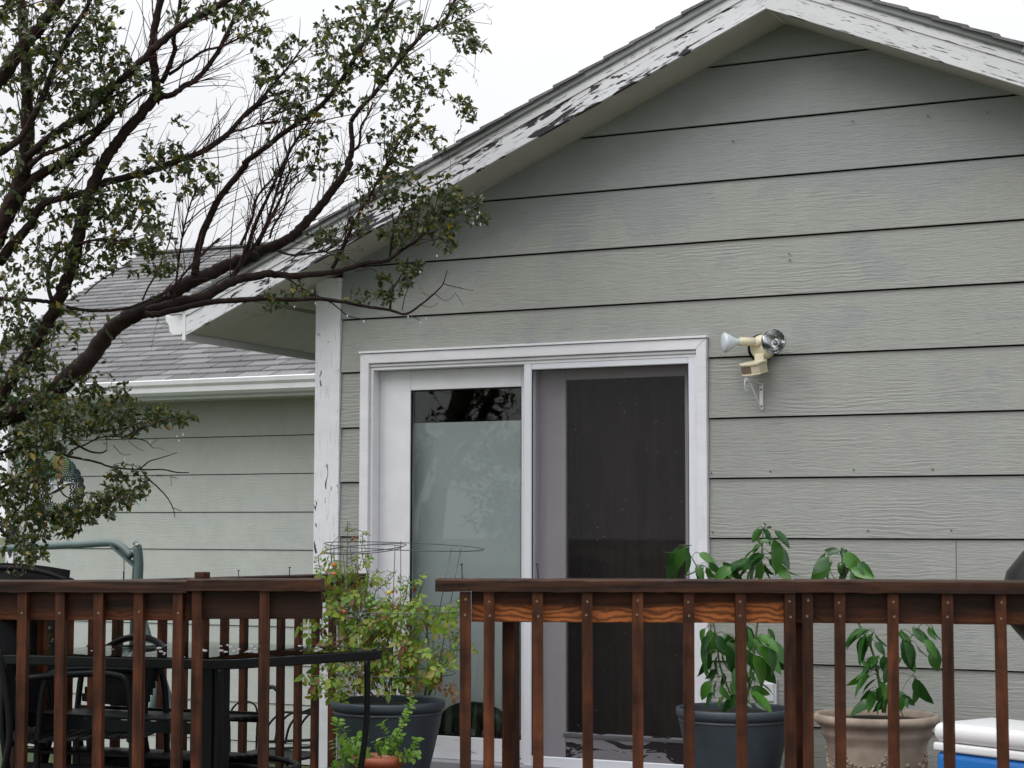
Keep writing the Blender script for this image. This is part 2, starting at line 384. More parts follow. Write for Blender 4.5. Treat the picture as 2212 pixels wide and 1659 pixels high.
MB().box(-4.96, 3.62, DZ-.24, .18, 8.1, DZ-.042).build('deck_frame', m_rail, deck)

# ================================================================== HOUSE
house = tag(empty('house', (0, 0, 0)), 'grey green lap sided gable house with peeling white trim and sliding patio door', 'house')
WY = 8.208; XC, XR = -5.16, 0.0; XP = (XC+XR)/2; SL = .424
FY = 7.908                                          # face of the rake boards
def under(X): return 2.376+G-SL*abs(X-XP)           # underside of the sloping soffit
DX0, DX1, DTOP = -4.868, -2.976, .905+G             # door casing outline
# structural wall behind the siding, with the door opening
gw = MB()
B = .03
def wallpiece(x0, x1, zb, zt=None):
    xs = [x0, x1] if not (x0 < XP < x1) else [x0, XP, x1]
    for a, b in zip(xs, xs[1:]):
        za, zb2 = (zt, zt) if zt is not None else (under(a)+.02, under(b)+.02)
        gw.add([(a, WY+B, zb), (b, WY+B, zb), (b, WY+B, zb2), (a, WY+B, za), (a, WY+B+.12, zb), (b, WY+B+.12, zb), (b, WY+B+.12, zb2), (a, WY+B+.12, za)],
               [(0,1,2,3),(7,6,5,4),(0,4,5,1),(1,5,6,2),(2,6,7,3),(3,7,4,0)])
wallpiece(XC, DX0+.06, 0); wallpiece(DX1-.06, XR, 0); wallpiece(DX0+.06, DX1-.06, DTOP-.06)
gable = gw.build('gable_wall', m_shadow, house)
# side walls, back
sw = MB(); sw.box(XC, WY+.16, 0, XC+.12, 14.5, under(XC)+.1); sw.box(XR-.12, WY+.16, 0, XR, 14.5, under(XR)+.1)
sw.build('side_wall', m_siding, house)
def clip(poly, fn):                                 # keep fn(p) >= 0
    out = []
    for i in range(len(poly)):
        a, b = poly[i], poly[(i+1) % len(poly)]; fa, fb = fn(a), fn(b)
        if fa >= 0: out.append(a)
        if (fa >= 0) != (fb >= 0):
            s_ = fa/(fa-fb); out.append((a[0]+(b[0]-a[0])*s_, a[1]+(b[1]-a[1])*s_))
    return out
laps = [2.495, 2.212, 1.930, 1.657, 1.370, 1.094, .816, .529, .247, -.033, -.318, -.604, -.886, -1.168, -1.45, -1.69]
def lapboard(x0, x1, zb, zt, Y, mat, parent, gable_clip=True, lip=.013, gap=.0075):
    """one wedge shaped board: proud lip below, thin at the top, an open groove under the lip"""
    poly = [(x0, zb), (x1, zb), (x1, zt-gap), (x0, zt-gap)]
    if gable_clip:
        # the underside of the roof
        poly = clip(poly, lambda p: (under(XP)-SL*(p[0]-XP))-p[1]); 
        if poly: poly = clip(poly, lambda p: (under(XP)+SL*(p[0]-XP))-p[1])
    if len(poly) < 3: return
    def yy(z): return Y - lip*(1-(z-zb)/(zt-zb))
    n = len(poly); vs = [(x, yy(z), z) for x, z in poly]+[(x, Y+.004, z) for x, z in poly]
    o = MB().add(vs, [tuple(range(n)), tuple(range(n, 2*n))[::-1]]+[(i, n+i, n+(i+1) % n, (i+1) % n) for i in range(n)]).build('siding_board', mat, parent)
    return o
CBX = -4.998                                          # right edge of the corner board
joints = {1.094: [-.9], .816: [-1.35], .529: [-.6], -.318: [-1.825], -.033: [-.7], 1.37: [-1.0]}
for zt, zb in zip(laps, laps[1:]):
    A_, B_ = zb+G, zt+G
    spans = [(CBX+.004, XR)]
    if zb < .9-.02:
        if zt+G > DTOP+.02:                           # the board notched over the door casing
            f0 = 1-(DTOP+.006-A_)/(B_-A_)
            def yb(z): return WY-.013*(1-(z-A_)/(B_-A_))
            xa, xb, xc, xd_, zt2, zn = CBX+.004, DX0-.003, DX1+.003, XR, B_-.0075, DTOP+.014
            ring_ = [(xa, A_), (xb, A_), (xb, zn), (xc, zn), (xc, A_), (xd_, A_), (xd_, zt2), (xa, zt2)]
            vs = [(x, yb(z), z) for x, z in ring_]+[(x, WY+.004, z) for x, z in ring_]+[(xb, yb(zt2), zt2), (xc, yb(zt2), zt2), (xb, WY+.004, zt2), (xc, WY+.004, zt2)]
            MB().add(vs, [(0, 1, 2, 16, 7), (2, 3, 17, 16), (3, 4, 5, 6, 17)]+[(i, 8+i, 8+(i+1) % 8, (i+1) % 8) for i in range(6)]+[(6, 14, 19, 17), (17, 19, 18, 16), (16, 18, 15, 7), (7, 15, 8, 0)]).build('siding_board', m_siding, gable)
            continue
        spans = [(CBX+.004, DX0-.003), (DX1+.003, XR)]
    for (a, b) in spans:
        cuts = [a]+[j for j in joints.get(zb, []) if a < j < b]+[b]
        for c, d in zip(cuts, cuts[1:]):
            lapboard(c+(.0015 if c != a else 0), d-(.0015 if d != b else 0), A_, B_, WY, m_siding, gable)
# nail heads along two laps
nm = MB().lathe([(0, .0), (.0045, .0), (.0045, .003), (0, .003)], 8)
nme = nm.mesh('nail_head'); nme.materials.append(simple('painted_nail', (.10, .11, .10), .6))
for (x, y) in ((1537, 1022), (1664, 1018), (1844, 1015), (2015, 1014), (1540, 1150), (1875, 1146), (2055, 1146), (1842, 262), (2004, 250), (2133, 243), (1705, 548), (1706, 562), (1583, 305)):
    p = P(x, y, WY-.0125)
    inst('nail_head', nme, gable, Matrix.Translation(p) @ Matrix.Rotation(math.pi/2, 4, 'X'))
# corner board (front face and return)
cb = MB(); cb.box(XC+.012, WY-.022, 0, CBX, WY+.018, under(XC)+.03)
o = cb.build('corner_board', m_corner, house, bevel=.002, seg=1)
MB().box(XC+.001, WY+.019, 0, XC+.011, WY+.12, under(XC)+.03).build('corner_board', m_corner, house)

# ---- roof of the gable: two slopes with sloping soffits, rake boards, drip edge, shingle butts
ang = math.atan(SL); cs, sn = math.cos(ang), math.sin(ang)
LL = (XP-(-5.774))/cs; LR = (XR+.61-XP)/cs
apex = Vector((XP, 0, 2.376+G))
def slopeframe(side):      # local x runs down the slope, z perpendicular up
    return Matrix(((side*cs, 0, side*sn, XP), (0, 1, 0, 0), (-sn, 0, cs, 2.376+G), (0, 0, 0, 1)))
roof = empty('roof'); roof.parent = house
for side, L in ((-1, LL), (1, LR)):
    fr = slopeframe(side)
    # soffit sheet with an open vent slot near the eave, sheathing above
    sb = MB()
    zt = .018
    def slab(x0, x1, y0, y1, za, zb): sb.box(x0, y0, za, x1, y1, zb)
    vs0 = LL-.44 if side < 0 else LR-.44
    ov = .0 if side < 0 else .0
    slab(-.01, L, FY+.022, 14.6, .10, .118)              # sheathing
    o = sb.build('roof_deck', m_soffit, roof); o.matrix_local = fr
    # the soffit is only needed beyond the walls
    s2 = MB(); s2.box(-.002*side, FY+.022, .0, vs0, WY+.06, .012)
    s2.box(vs0+.034, FY+.022, .0, L-.02, 14.6, .012)
    o = s2.build('soffit', m_soffit, roof); o.matrix_local = fr
    s3 = MB(); s3.box(vs0-.12, WY+.06, .0, vs0, 14.6, .012)
    o = s3.build('soffit', m_soffit, roof); o.matrix_local = fr
    v = MB(); v.box(vs0-.002, FY+.03, .014, vs0+.036, 14.5, .016); o = v.build('soffit_vent', m_shadow, roof); o.matrix_local = fr
    v = MB()
    for q in range(3): v.box(vs0+.004+q*.011, FY+.03, .002, vs0+.008+q*.011, 14.5, .010)
    o = v.build('vent_grille', m_soffit, roof); o.matrix_local = fr
    # rake board
    mat = m_rakeL if side < 0 else m_rakeR
    hb = .098
    rb = MB(); e = SL*.0
    # plumb cuts at the ridge and at the eave
    def raked(x0, x1, za, zb, ya, yb, mat, name, par, bev=0):
        # ends cut plumb: shift x with z so the joint at the ridge is a mitre
        s_ = sn/cs
        q = [(x0-za*s_, za), (x1-za*s_, za), (x1-zb*s_, zb), (x0-zb*s_, zb)]
        m_ = MB().add([(x, ya, z) for x, z in q]+[(x, yb, z) for x, z in q], [(0,1,2,3),(7,6,5,4),(0,4,5,1),(1,5,6,2),(2,6,7,3),(3,7,4,0)])
        o_ = m_.build(name, mat, par, bevel=bev, seg=1); fixn(o_); o_.matrix_local = fr; return o_
    cut = 1.0
    cuts = [0, 2.905, L] if side < 0 else [0, L]
    for a, b in zip(cuts, cuts[1:]):
        raked(a+(.001 if a else 0), b, -.004, hb, FY-.0, FY+.02, mat, 'rake_board', roof, .0015)
    raked(0, L, hb-.010, hb+.046, FY-.006, FY+.0, m_rakeR, 'rake_trim', roof, .001)
    # metal drip edge: curled profile
    prof = [(FY-.006, hb+.040), (FY-.011, hb+.030), (FY-.016, hb+.030), (FY-.018, hb+.040), (FY-.014, hb+.054), (FY-.016, hb+.062), (FY+.06, hb+.064)]
    jn = [0, 1.18, L] if side > 0 else [0, 1.75, 3.05, L]
    for a, b in zip(jn, jn[1:]):
        de = MB(); off = .0015*(jn.index(a) % 2)
        s_ = sn/cs
        n = len(prof)
        for xx, e_ in ((a, 1 if a == 0 else 0), (b+(.03 if b != L else 0), 0)):
            for (yy_, zz_) in prof: de.v.append((xx-(zz_*s_ if e_ else 0), yy_-off, zz_+off))
        for i in range(n-1): de.f.append((i, i+1, n+i+1, n+i))
        o = de.build('drip_edge', m_metal, roof, smooth=True); o.matrix_local = fr
        so = o.modifiers.new('solid', 'SOLIDIFY'); so.thickness = .0012
    # shingles whose butts show along the rake
    shm = MB(); shm.box(0, 0, 0, .17, .30, .006)
t = NT('asphalt_shingle'); _v = t.coords(rnd=50); oi = t.new('ShaderNodeObjectInfo')
gr = t.noise(_v, 160, 3, .7); bl = t.noise(_v, 6, 4)
gi = t.new('ShaderNodeNewGeometry'); rr = t.math('FRACT', t.math('ADD', oi.outputs['Random'], gi.outputs['Random Per Island']))
c = t.mix(t.ramp(gr, [(.3, 0.), (.7, 1.)]), (.098, .098, .101), (.265, .263, .267))
c = t.mix(.8, c, t.ramp(rr, [(0, .62), (.5, .92), (1, 1.22)]), 'MULTIPLY'); c = t.mix(.5, c, t.ramp(bl, [(.3, .8), (.7, 1.1)]), 'MULTIPLY')
t.set(c, .85, spec=.2); t.bump(gr, .6, .002); m_shingle = t.m
tab = MB(); tab.add([(0, 0, -.004), (.293, 0, -.004), (.293, .17, -.004), (0, .17, -.004), (0, .004, .0105), (.293, .004, .0105), (.293, .17, .0065), (0, .17, .0065)],
                   [(0,3,2,1),(4,5,6,7),(0,1,5,4),(1,2,6,5),(2,3,7,6),(3,0,4,7)])
tabme = tab.mesh('shingle'); tabme.materials.append(m_shingle)
EX = .142
for side, L in ((-1, LL), (1, LR)):
    fr = slopeframe(side); n = int(L/EX)+1
    for i in range(n):
        # tab: local y points up the slope, x along the rake overhang direction
        xd = L+.02-i*EX
        if xd < .14: continue
        jit = random.uniform(-.006, .006)
        loc = Matrix.Translation((xd, FY-.030+jit, .1645+random.uniform(-.0006, .0012)))
        # shingle x -> roof +y, shingle y -> up slope (-x local)
        basis = Matrix(((0, -1, 0, 0), (1, 0, 0, 0), (0, 0, 1, 0), (0, 0, 0, 1))) @ Matrix.Rotation(-.034, 4, 'X')
        inst('shingle', tabme, roof, fr @ loc @ basis)
    bs = MB(); bs.box(.02, FY+.2, .120, L+.01, 14.6, .163); o = bs.build('shingle_field', m_shingle, roof); o.matrix_local = fr
# ---- eave gutter and fascia of the gable roof (left side)
ex, ez = -5.774, 2.376+G-SL*(XP+5.774)
fa = MB(); fa.box(ex-.022, FY+.0, ez-.030, ex-.002, 14.5, ez+.125); fa.build('fascia', m_white, roof)
g5 = [(0, 0), (-.003, -.085), (-.02, -.105), (-.07, -.105), (-.095, -.085), (-.100, -.05), (-.118, -.03), (-.125, -.002), (-.118, .004), (-.108, -.004)]
def gutter(mb, org, dx, length, flip=1, th=.0016):
    """k-style gutter: profile swept along dx"""
    o_ = Vector(org); d = Vector(dx); out = Vector((flip[0], flip[1], 0)); n = len(g5)
    for q in (0, length):
        for (a, b) in g5: mb.v.append(tuple(o_+d*q+out*(-a)+Vector((0, 0, b))))
    for i in range(n-1): mb.f.append((i, i+1, n+i+1, n+i))
    mb.f.append(tuple(range(n))); mb.f.append(tuple(range(n, 2*n)))
gg = MB(); gutter(gg, (ex-.024, FY+.02, ez+.108), (0, 1, 0), 6.5, (-1, 0)); o = gg.build('gutter', m_gutter, roof)
so = o.modifiers.new('solid', 'SOLIDIFY'); so.thickness = .0015

# ---- recessed wing: wall, eave, roof
wing = empty('wing_roof'); wing.parent = house
W2 = 11.469; WXL = -10.05
ww = MB(); ww.box(WXL, W2+.03, 0, -5.1, W2+.15, 1.1+G)
ww.box(WXL, W2+.16, 0, WXL+.12, 17, 1.1+G)
wwo = ww.build('wing_wall', m_shadow, house)
wl_ = [1.26, .978, .696, .414, .132, -.146, -.426, -.706, -.985, -1.265, -1.545, -1.69]
for zt, zb in zip(wl_, wl_[1:]):
    lapboard(WXL+.06, -5.17, zb+G, min(zt+G, 1.04+G), W2, m_wingsiding, wwo, False, .010, .006)
MB().box(WXL-.02, W2-.02, 0, WXL+.055, W2+.02, 1.0+G).build('corner_board', m_corner, house)
EY, EZ = 11.02, 1.075+G
HIPX = -10.5
MB().box(HIPX+.02, EY+.005, EZ-.125, -5.165, EY+.025, EZ-.003).build('fascia', m_white, wing)
MB().box(HIPX+.02, EY+.03, EZ-.11, -5.165, W2+.02, EZ-.10).build('soffit', m_soffit, wing)
gg = MB(); gutter(gg, (HIPX, EY+.003, EZ+.005), (1, 0, 0), -5.17-HIPX, (0, -1)); o = gg.build('gutter', m_gutter, wing)
so = o.modifiers.new('solid', 'SOLIDIFY'); so.thickness = .0015
MB().box(HIPX, EY-.11, EZ+.002, -5.17, EY+.02, EZ+.006).build('gutter_apron', m_gutter, wing)
WS = .40; wa = math.atan(WS); wc, wsn = math.cos(wa), math.sin(wa)
RY = 15.45; RL = (RY-EY)/wc                          # ridge line
frW = Matrix(((1, 0, 0, 0), (0, wc, -wsn, EY-.02), (0, wsn, wc, EZ+.012), (0, 0, 0, 1)))
hipslope = (-HIPX-11.9+0)/(RY-EY)
def hipx(y_up): return HIPX-.05 - (y_up*wc)*.30     # left edge of this slope
nrow = int(RL/EX)
base = MB(); base.add([(hipx(0), 0, -.012), (-5.16, 0, -.012), (-5.16, RL, -.012), (hipx(RL), RL, -.012), (hipx(0), 0, -.03), (-5.16, 0, -.03), (-5.16, RL, -.03), (hipx(RL), RL, -.03)],
                      [(0,1,2,3),(7,6,5,4),(0,4,5,1),(1,5,6,2),(2,6,7,3),(3,7,4,0)])
o = base.build('roof_deck', m_shadow, wing); fixn(o); o.matrix_local = frW
# far slopes so the roof is a solid
ridge_z = EZ+(RY-EY)*WS
bk = MB(); a = (hipx(RL), RY-.01, ridge_z-.02); b = (-5.16, RY-.01, ridge_z-.02); bk.add([a, b, (-5.16, RY+4.4, EZ), (hipx(RL), RY+4.4, EZ), (hipx(0), EY, EZ-.02)], [(0, 3, 2, 1), (0, 4, 3)])
bk.build('back_slope', m_shingle, wing)
cand = []
for r_ in range(nrow+1):
    y0 = r_*EX; off = (0, .152, .076, .228)[r_ % 4]+random.uniform(-.01, .01)
    x = -5.17-off
    while x > hipx(y0)-.1:
        x1 = x; x0 = x-.293
        l = max(x0, hipx(y0)); rgt = min(x1, -5.17)
        if rgt-l > .05: cand.append((r_, y0, l, rgt, x0))
        x -= .305
def visible_rank(c):
    r_, y0, l, rgt, x0 = c
    p = frW @ Vector(((l+rgt)/2, y0, 0)); v_ = np.array(p)-np.array([0, 0, G]); dz = v_@cF
    sx = 1106+FPX*(v_@cR)/dz; sy = 829.5-FPX*(v_@cU)/dz
    # in the frame, not behind the gable corner
    lim = 690 if sy > 720 else 400+(722-sy)*1.77
    ok = -20 < sx < lim and sy > 500
    return (0 if ok else 1, dz)
cand.sort(key=visible_rank)
rest = MB()
for i, (r_, y0, l, rgt, x0) in enumerate(cand):
    tilt = Matrix.Rotation(-.060, 4, 'X')
    mt = frW @ Matrix.Translation((x0, y0+random.uniform(-.004, .004), random.uniform(.0, .0015))) @ tilt
    if i < 300 and abs((rgt-l)-.293) < 1e-3 and rgt < -5.17+1e-6:
        inst('shingle', tabme, wing, mt)
    else:
        w = rgt-l; mt2 = frW @ Matrix.Translation((l, y0, 0)) @ tilt
        rest.add([mt2 @ Vector((v[0]/.293*w, v[1], v[2])) for v in tab.v], tab.f)
tag(rest.build('shingles', m_shingle, wing), kind='stuff')
rc = MB(); rc.beam((hipx(RL), RY, ridge_z+.01), (-5.16, RY, ridge_z+.01), .25, .02); rc.build('ridge_cap', m_shingle, wing)

# ---- sliding patio door and casing
door = empty('sliding_door'); door.parent = house
def piece(x0, x1, y0, y1, za, zb, name, mat, par, bev=.002):
    return MB().box(x0, y0, za, x1, y1, zb).build(name, mat, par, bevel=bev, seg=1)
cz = DTOP; th = .052; SILL = -1.145+G
YF = WY-.034
# casing pieces mitred at the top corners
def casing(q, name='casing'):
    o_ = MB().add([(x, YF, z) for x, z in q]+[(x, WY+.03, z) for x, z in q], [(0,1,2,3),(7,6,5,4),(0,4,5,1),(1,5,6,2),(2,6,7,3),(3,7,4,0)]).build(name, m_casing, door, bevel=.004, seg=2)
    fixn(o_); return o_
casing([(DX0, SILL-.03), (DX0+th, SILL-.03), (DX0+th, cz-th), (DX0, cz)])
casing([(DX1-th, SILL-.03), (DX1, SILL-.03), (DX1, cz), (DX1-th, cz-th)])
casing([(DX0, cz+.0), (DX0+th, cz-th), (DX1-th, cz-th), (DX1, cz)])
piece(DX0-.004, DX1+.004, YF-.008, WY-.004, cz+.0015, cz+.012, 'head_flashing', m_white, door, .001)
piece(DX0+th, DX1-th, YF+.012, WY+.03, cz-th-.018, cz-th-.002, 'casing_bead', m_casing, door, .003)
# jamb
jx0, jx1, jt = DX0+th, DX1-th, cz-th-.018
piece(jx0, jx0+.016, YF+.02, WY+.11, SILL, jt, 'door_jamb', m_white, door)
piece(jx1-.016, jx1, YF+.02, WY+.11, SILL, jt, 'door_jamb', m_white, door)
piece(jx0+.016, jx1-.016, YF+.02, WY+.11, jt-.016, jt, 'door_jamb', m_white, door)
piece(jx0-.04, jx1+.04, YF-.01, WY+.12, SILL-.045, SILL, 'door_sill', m_metal, door)
ix0, ix1, itp = jx0+.017, jx1-.017, jt-.017
MX = -3.936                                          # meeting stile
m_rail_peel = peel_mat('peeled_bottom_rail', (.72, .73, .76), .57, .58, (5, 1, 20), rnd=3, fineamt=.2)
# fixed panel (left)
fy0, fy1 = WY+.055, WY+.095
gx0, gx1, gz0, gz1 = -4.618, -3.985, -1.03+G, .715+G
def frame(x0, x1, za, zb, gx0, gx1, gz0, gz1, y0, y1, mat, bott=None):
    piece(x0, gx0, y0, y1, za, zb, 'door_stile', mat, door); piece(gx1, x1, y0, y1, za, zb, 'door_stile', mat, door)
    piece(gx0+.0005, gx1-.0005, y0+.001, y1, gz1, zb, 'door_rail', mat, door)
    piece(gx0+.0005, gx1-.0005, y0+.001, y1, za, gz0, 'door_rail', bott or mat, door)
frame(ix0, MX+.03, SILL+.001, itp, gx0, gx1, gz0, gz1, fy0, fy1, m_white, m_rail_peel)
piece(gx0, gx1, fy0+.018, fy0+.024, gz0, gz1, 'glass_pane', m_glass, door, 0)
for (a, b, c, d) in ((gx0, gx0+.006, gz0, gz1), (gx1-.006, gx1, gz0, gz1), (gx0, gx1, gz1-.006, gz1), (gx0, gx1, gz0, gz0+.008)):
    piece(a, b, fy0+.006, fy0+.016, c, d, 'glazing_gasket', m_black, door, 0)
# sliding panel (right, further in)
sy0, sy1 = WY+.10, WY+.14
hx0, hx1, hz0, hz1 = -3.765, -3.135, -.985+G, .742+G
frame(MX-.05, ix1, SILL+.001, itp, hx0, hx1, hz0, hz1, sy0, sy1, m_inner, peel_mat('peeled_inner_rail', (.60, .60, .62), .59, .60, (4, 1, 12), zgrad=.0, rnd=3, fineamt=0))
piece(hx0, hx1, sy0+.018, sy0+.024, hz0, hz1, 'glass_pane', m_glass, door, 0)
piece(hx0-.012, hx1+.01, sy0-.006, sy0, hz0-.022, hz0-.004, 'glazing_bead', m_metal, door, .002)
# insect screen in a white aluminium frame on the outside track
ky0, ky1 = WY-.012, WY+.012
kx0, kx1, kt = MX-.004, ix1+.012, jt-.004
kw = .042
piece(kx0, kx0+kw, ky0, ky1, SILL, kt, 'screen_frame', m_vinyl, door, .004); piece(kx1-kw, kx1, ky0, ky1, SILL, kt, 'screen_frame', m_vinyl, door, .004)
piece(kx0+kw, kx1-kw, ky0+.001, ky1-.001, kt-kw, kt, 'screen_frame', m_vinyl, door, .004)
piece(kx0+kw, kx1-kw, ky0+.001, ky1-.001, SILL, SILL+kw+.01, 'screen_frame', m_vinyl, door, .004)
piece(kx0+kw, kx1-kw, ky0+.010, ky0+.0115, SILL+kw, kt-kw, 'insect_screen', m_screen, door, 0)
rdm = MB()
for _ in range(80):
    x_, z_ = random.uniform(kx0+kw+.02, kx1-kw-.02), random.uniform(SILL+.1, kt-kw-.03); r_ = random.uniform(.0008, .0017)
    rdm.add([(x_-r_, ky0+.008, z_), (x_, ky0+.008, z_-r_*1.3), (x_+r_, ky0+.008, z_), (x_, ky0+.008, z_+r_), (x_, ky0+.0065, z_)], [(0, 1, 4), (1, 2, 4), (2, 3, 4), (3, 0, 4)])
tag(rdm.build('rain_drops', simple('bright_drop', (.75, .78, .8), .2), door), kind='stuff')
piece(kx0+kw, kx0+kw+.004, ky0+.006, ky0+.010, SILL+kw, kt-kw, 'screen_spline', m_black, door, 0)
piece(kx1-kw-.004, kx1-kw, ky0+.006, ky0+.010, SILL+kw, kt-kw, 'screen_spline', m_black, door, 0)
piece(kx0+kw, kx1-kw, ky0+.006, ky0+.010, kt-kw-.004, kt-kw, 'screen_spline', m_black, door, 0)
# room behind the door
rm = MB(); X0, X1, Y0_, Y1_, Z0_, Z1_ = -5.0, -1.5, WY+.16, 11.2, SILL-.02, 1.25+G
for b_ in ((X0, Y1_, Z0_, X1, Y1_+.05, Z1_), (X0-.05, Y0_, Z0_, X0, Y1_, Z1_), (X1, Y0_, Z0_, X1+.05, Y1_, Z1_), (X0, Y0_, Z0_-.05, X1, Y1_, Z0_), (X0, Y0_, Z1_, X1, Y1_, Z1_+.05)): rm.box(*b_)
rm.build('room', m_wall_in, house)
sh = MB(); sh.box(-4.78, WY+.175, SILL, -3.98, WY+.18, .553+G)  # flat pale panel filling most of the left pane from behind
tag(sh.build('pale_panel', m_shade), 'pale grey panel standing behind the left glass of the patio door', 'screen')
cu = MB(); n = 60
for i in range(n+1):
    x = -4.00+(.98)*i/n; yv = WY+.30+.018*math.sin(i*1.1)+.01*math.sin(i*.37)
    cu.v += [(x, yv, SILL+.02), (x, yv, 1.0+G)]
for i in range(n): cu.f.append((2*i, 2*i+2, 2*i+3, 2*i+1))
tag(cu.build('curtain', m_curtain, None, True), 'dark brown curtain hanging behind the screened half of the patio door', 'curtain')

# ================================================================== WALL FITTINGS
def lathe_on(name, prof, mat, parent, loc, direction, n=32, smooth=True):
    o = MB().lathe(prof, n).build(name, mat, parent, smooth); q = Vector(direction).to_track_quat('Z', 'Y')
    o.matrix_local = Matrix.Translation(loc) @ q.to_matrix().to_4x4(); return o
lc = P(1640, 752, WY-.0)
fl = tag(empty('floodlight', tuple(lc)), 'cream twin floodlight with motion sensor on the siding right of the door', 'floodlight')
def L_(x, y, Y): return tuple(P(x, y, Y)-lc)
cb_ = L_(1648, 752, WY-.016)
lathe_on('mounting_gasket', [(0, 0), (.066, 0), (.066, .012), (0, .012)], m_black, fl, L_(1646, 752, WY-.013), (0, -1, 0))
lathe_on('wall_plate', [(0, 0), (.060, 0), (.060, .02), (.052, .036), (0, .038)], m_cream, fl, L_(1650, 751, WY-.022), (0, -1, 0))
# left lamp: arm pointing left, frosted bulb aimed left towards the viewer
a0 = Vector(L_(1630, 738, WY-.07)); a1 = Vector(L_(1600, 738, WY-.10)); dirL = (a1-a0).normalized()
MB().tube([Vector(L_(1640, 744, WY-.05)), a0], [.018, .018], 12).build('knuckle', m_cream, fl, True)
MB().tube([a0+dirL*-.005, a0, a1, a1+dirL*.006], [.010, .019, .021, .019], 20).build('lamp_holder', m_cream, fl, True)
dB = Vector((-.80, -.60, -.08)).normalized()
lathe_on('frosted_bulb', [(0, -.004), (.015, 0), (.016, .020), (.024, .034), (.030, .044), (.046, .072), (.0465, .078), (.040, .084), (.020, .0875), (0, .088)], m_bulb, fl, tuple(a1), dB)
# right lamp: clear reflector bulb facing the viewer
b0 = Vector(L_(1660, 745, WY-.06)); dR = Vector((.10, -.985, .02)).normalized()
bc = Vector(L_(1671, 737, WY-.17))
MB().tube([b0, bc-dR*.07], [.020, .022], 16).build('lamp_holder', m_cream, fl, True)
lathe_on('reflector_bulb', [(.018, -.075), (.022, -.06), (.040, -.035), (.052, -.008), (.056, 0)], m_chrome, fl, tuple(bc), dR)
lathe_on('bulb_rim', [(.0535, -.004), (.0575, -.003), (.058, .003), (.0545, .006)], m_metal, fl, tuple(bc), dR)
lathe_on('inner_reflector', [(.0545, .002), (.044, -.020), (.024, -.042), (.008, -.048), (.006, -.02), (0, -.018)], m_chrome, fl, tuple(bc), dR)
lathe_on('lens', [(.054, .004), (.040, .010), (.02, .013), (0, .014)], m_glass, fl, tuple(bc), dR)
# sensor: neck and a wedge shaped head with a dark window
n0 = L_(1643, 775, WY-.055)
o = MB().box(n0[0]-.024, n0[1]-.02, n0[2]-.045, n0[0]+.022, n0[1]+.028, n0[2]+.022).build('sensor_neck', m_cream, fl, bevel=.004)
def head_poly(s_=1.0):
    return [(-.052*s_, -.055*s_), (-.02*s_, -.085*s_), (.03*s_, -.083*s_), (.058*s_, -.05*s_), (.05*s_, .03), (-.03*s_, .035)]
hx = Vector(L_(1632, 790, WY-.075)); rot = Matrix.Rotation(math.radians(-18), 4, 'Z') @ Matrix.Rotation(math.radians(14), 4, 'X')
for nm_, s_, za, zb, mt_ in (('sensor_head', 1.0, .010, .022, m_cream), ('sensor_body', .90, -.028, .010, m_cream), ('sensor_head', .95, -.036, -.028, m_cream)):
    o = MB().prism(head_poly(s_), zb-za, lambda u, v, w: (u, v, za+w)).build(nm_, mt_, fl, bevel=.003); fixn(o); o.matrix_local = Matrix.Translation(hx) @ rot
o = MB().prism([(-.046, -.054), (-.018, -.079), (.026, -.077), (.03, -.06), (-.03, -.05)], .030, lambda u, v, w: (u, v, -.024+w)).build('sensor_window', simple('smoked_window', (.20, .15, .12), .3), fl); fixn(o); o.matrix_local = Matrix.Translation(hx) @ rot
# plant bracket below it
bp = P(1645, 858, WY-.014)
br = tag(empty('plant_bracket', tuple(bp)), 'small rusty white metal hanging bracket below the floodlight', 'bracket')
BS = lambda dx, dy, dz: Vector((dx, dy, dz))
MB().box(-.009, -.004, -.062, .009, .0, .064).build('wall_strap', m_rust, br, bevel=.001, seg=1)
MB().beam((0, -.004, .058), (-.02, -.135, .070), .016, .003).build('arm', m_rust, br)
MB().beam((0, -.005, -.058), (-.018, -.118, .062), .016, .003, (1, 0, 0)).build('brace', m_rust, br)
pts = [(-.02-.0*math.cos(a), -.150+.022*math.cos(a), .048+.022*math.sin(a)) for a in np.linspace(.6, 5.6, 14)]
mb = MB(); 
for a, b in zip(pts, pts[1:]): mb.beam(Vector(a)-Vector((0, 0, 0)), b, .022, .004, (1, 0, 0))
mb.build('hook', m_rust, br)
for z_ in (.036, -.042): lathe_on('screw', [(0, 0), (.004, 0), (.004, .003), (0, .003)], m_shadow, br, (0, -.004, z_), (0, -1, 0), 10)
# outlet with a white cover
oc = P(1662, 1494, WY-.013)
ot = tag(empty('outdoor_outlet', tuple(oc)), 'white weatherproof outlet cover low on the siding behind the slate blue pot', 'outlet')
MB().box(-.036, -.012, -.058, .036, .006, .058).build('cover_plate', m_outlet, ot, bevel=.003)
MB().box(-.024, -.020, -.044, .026, -.0125, .040).build('flip_lid', m_outlet, ot, bevel=.004)

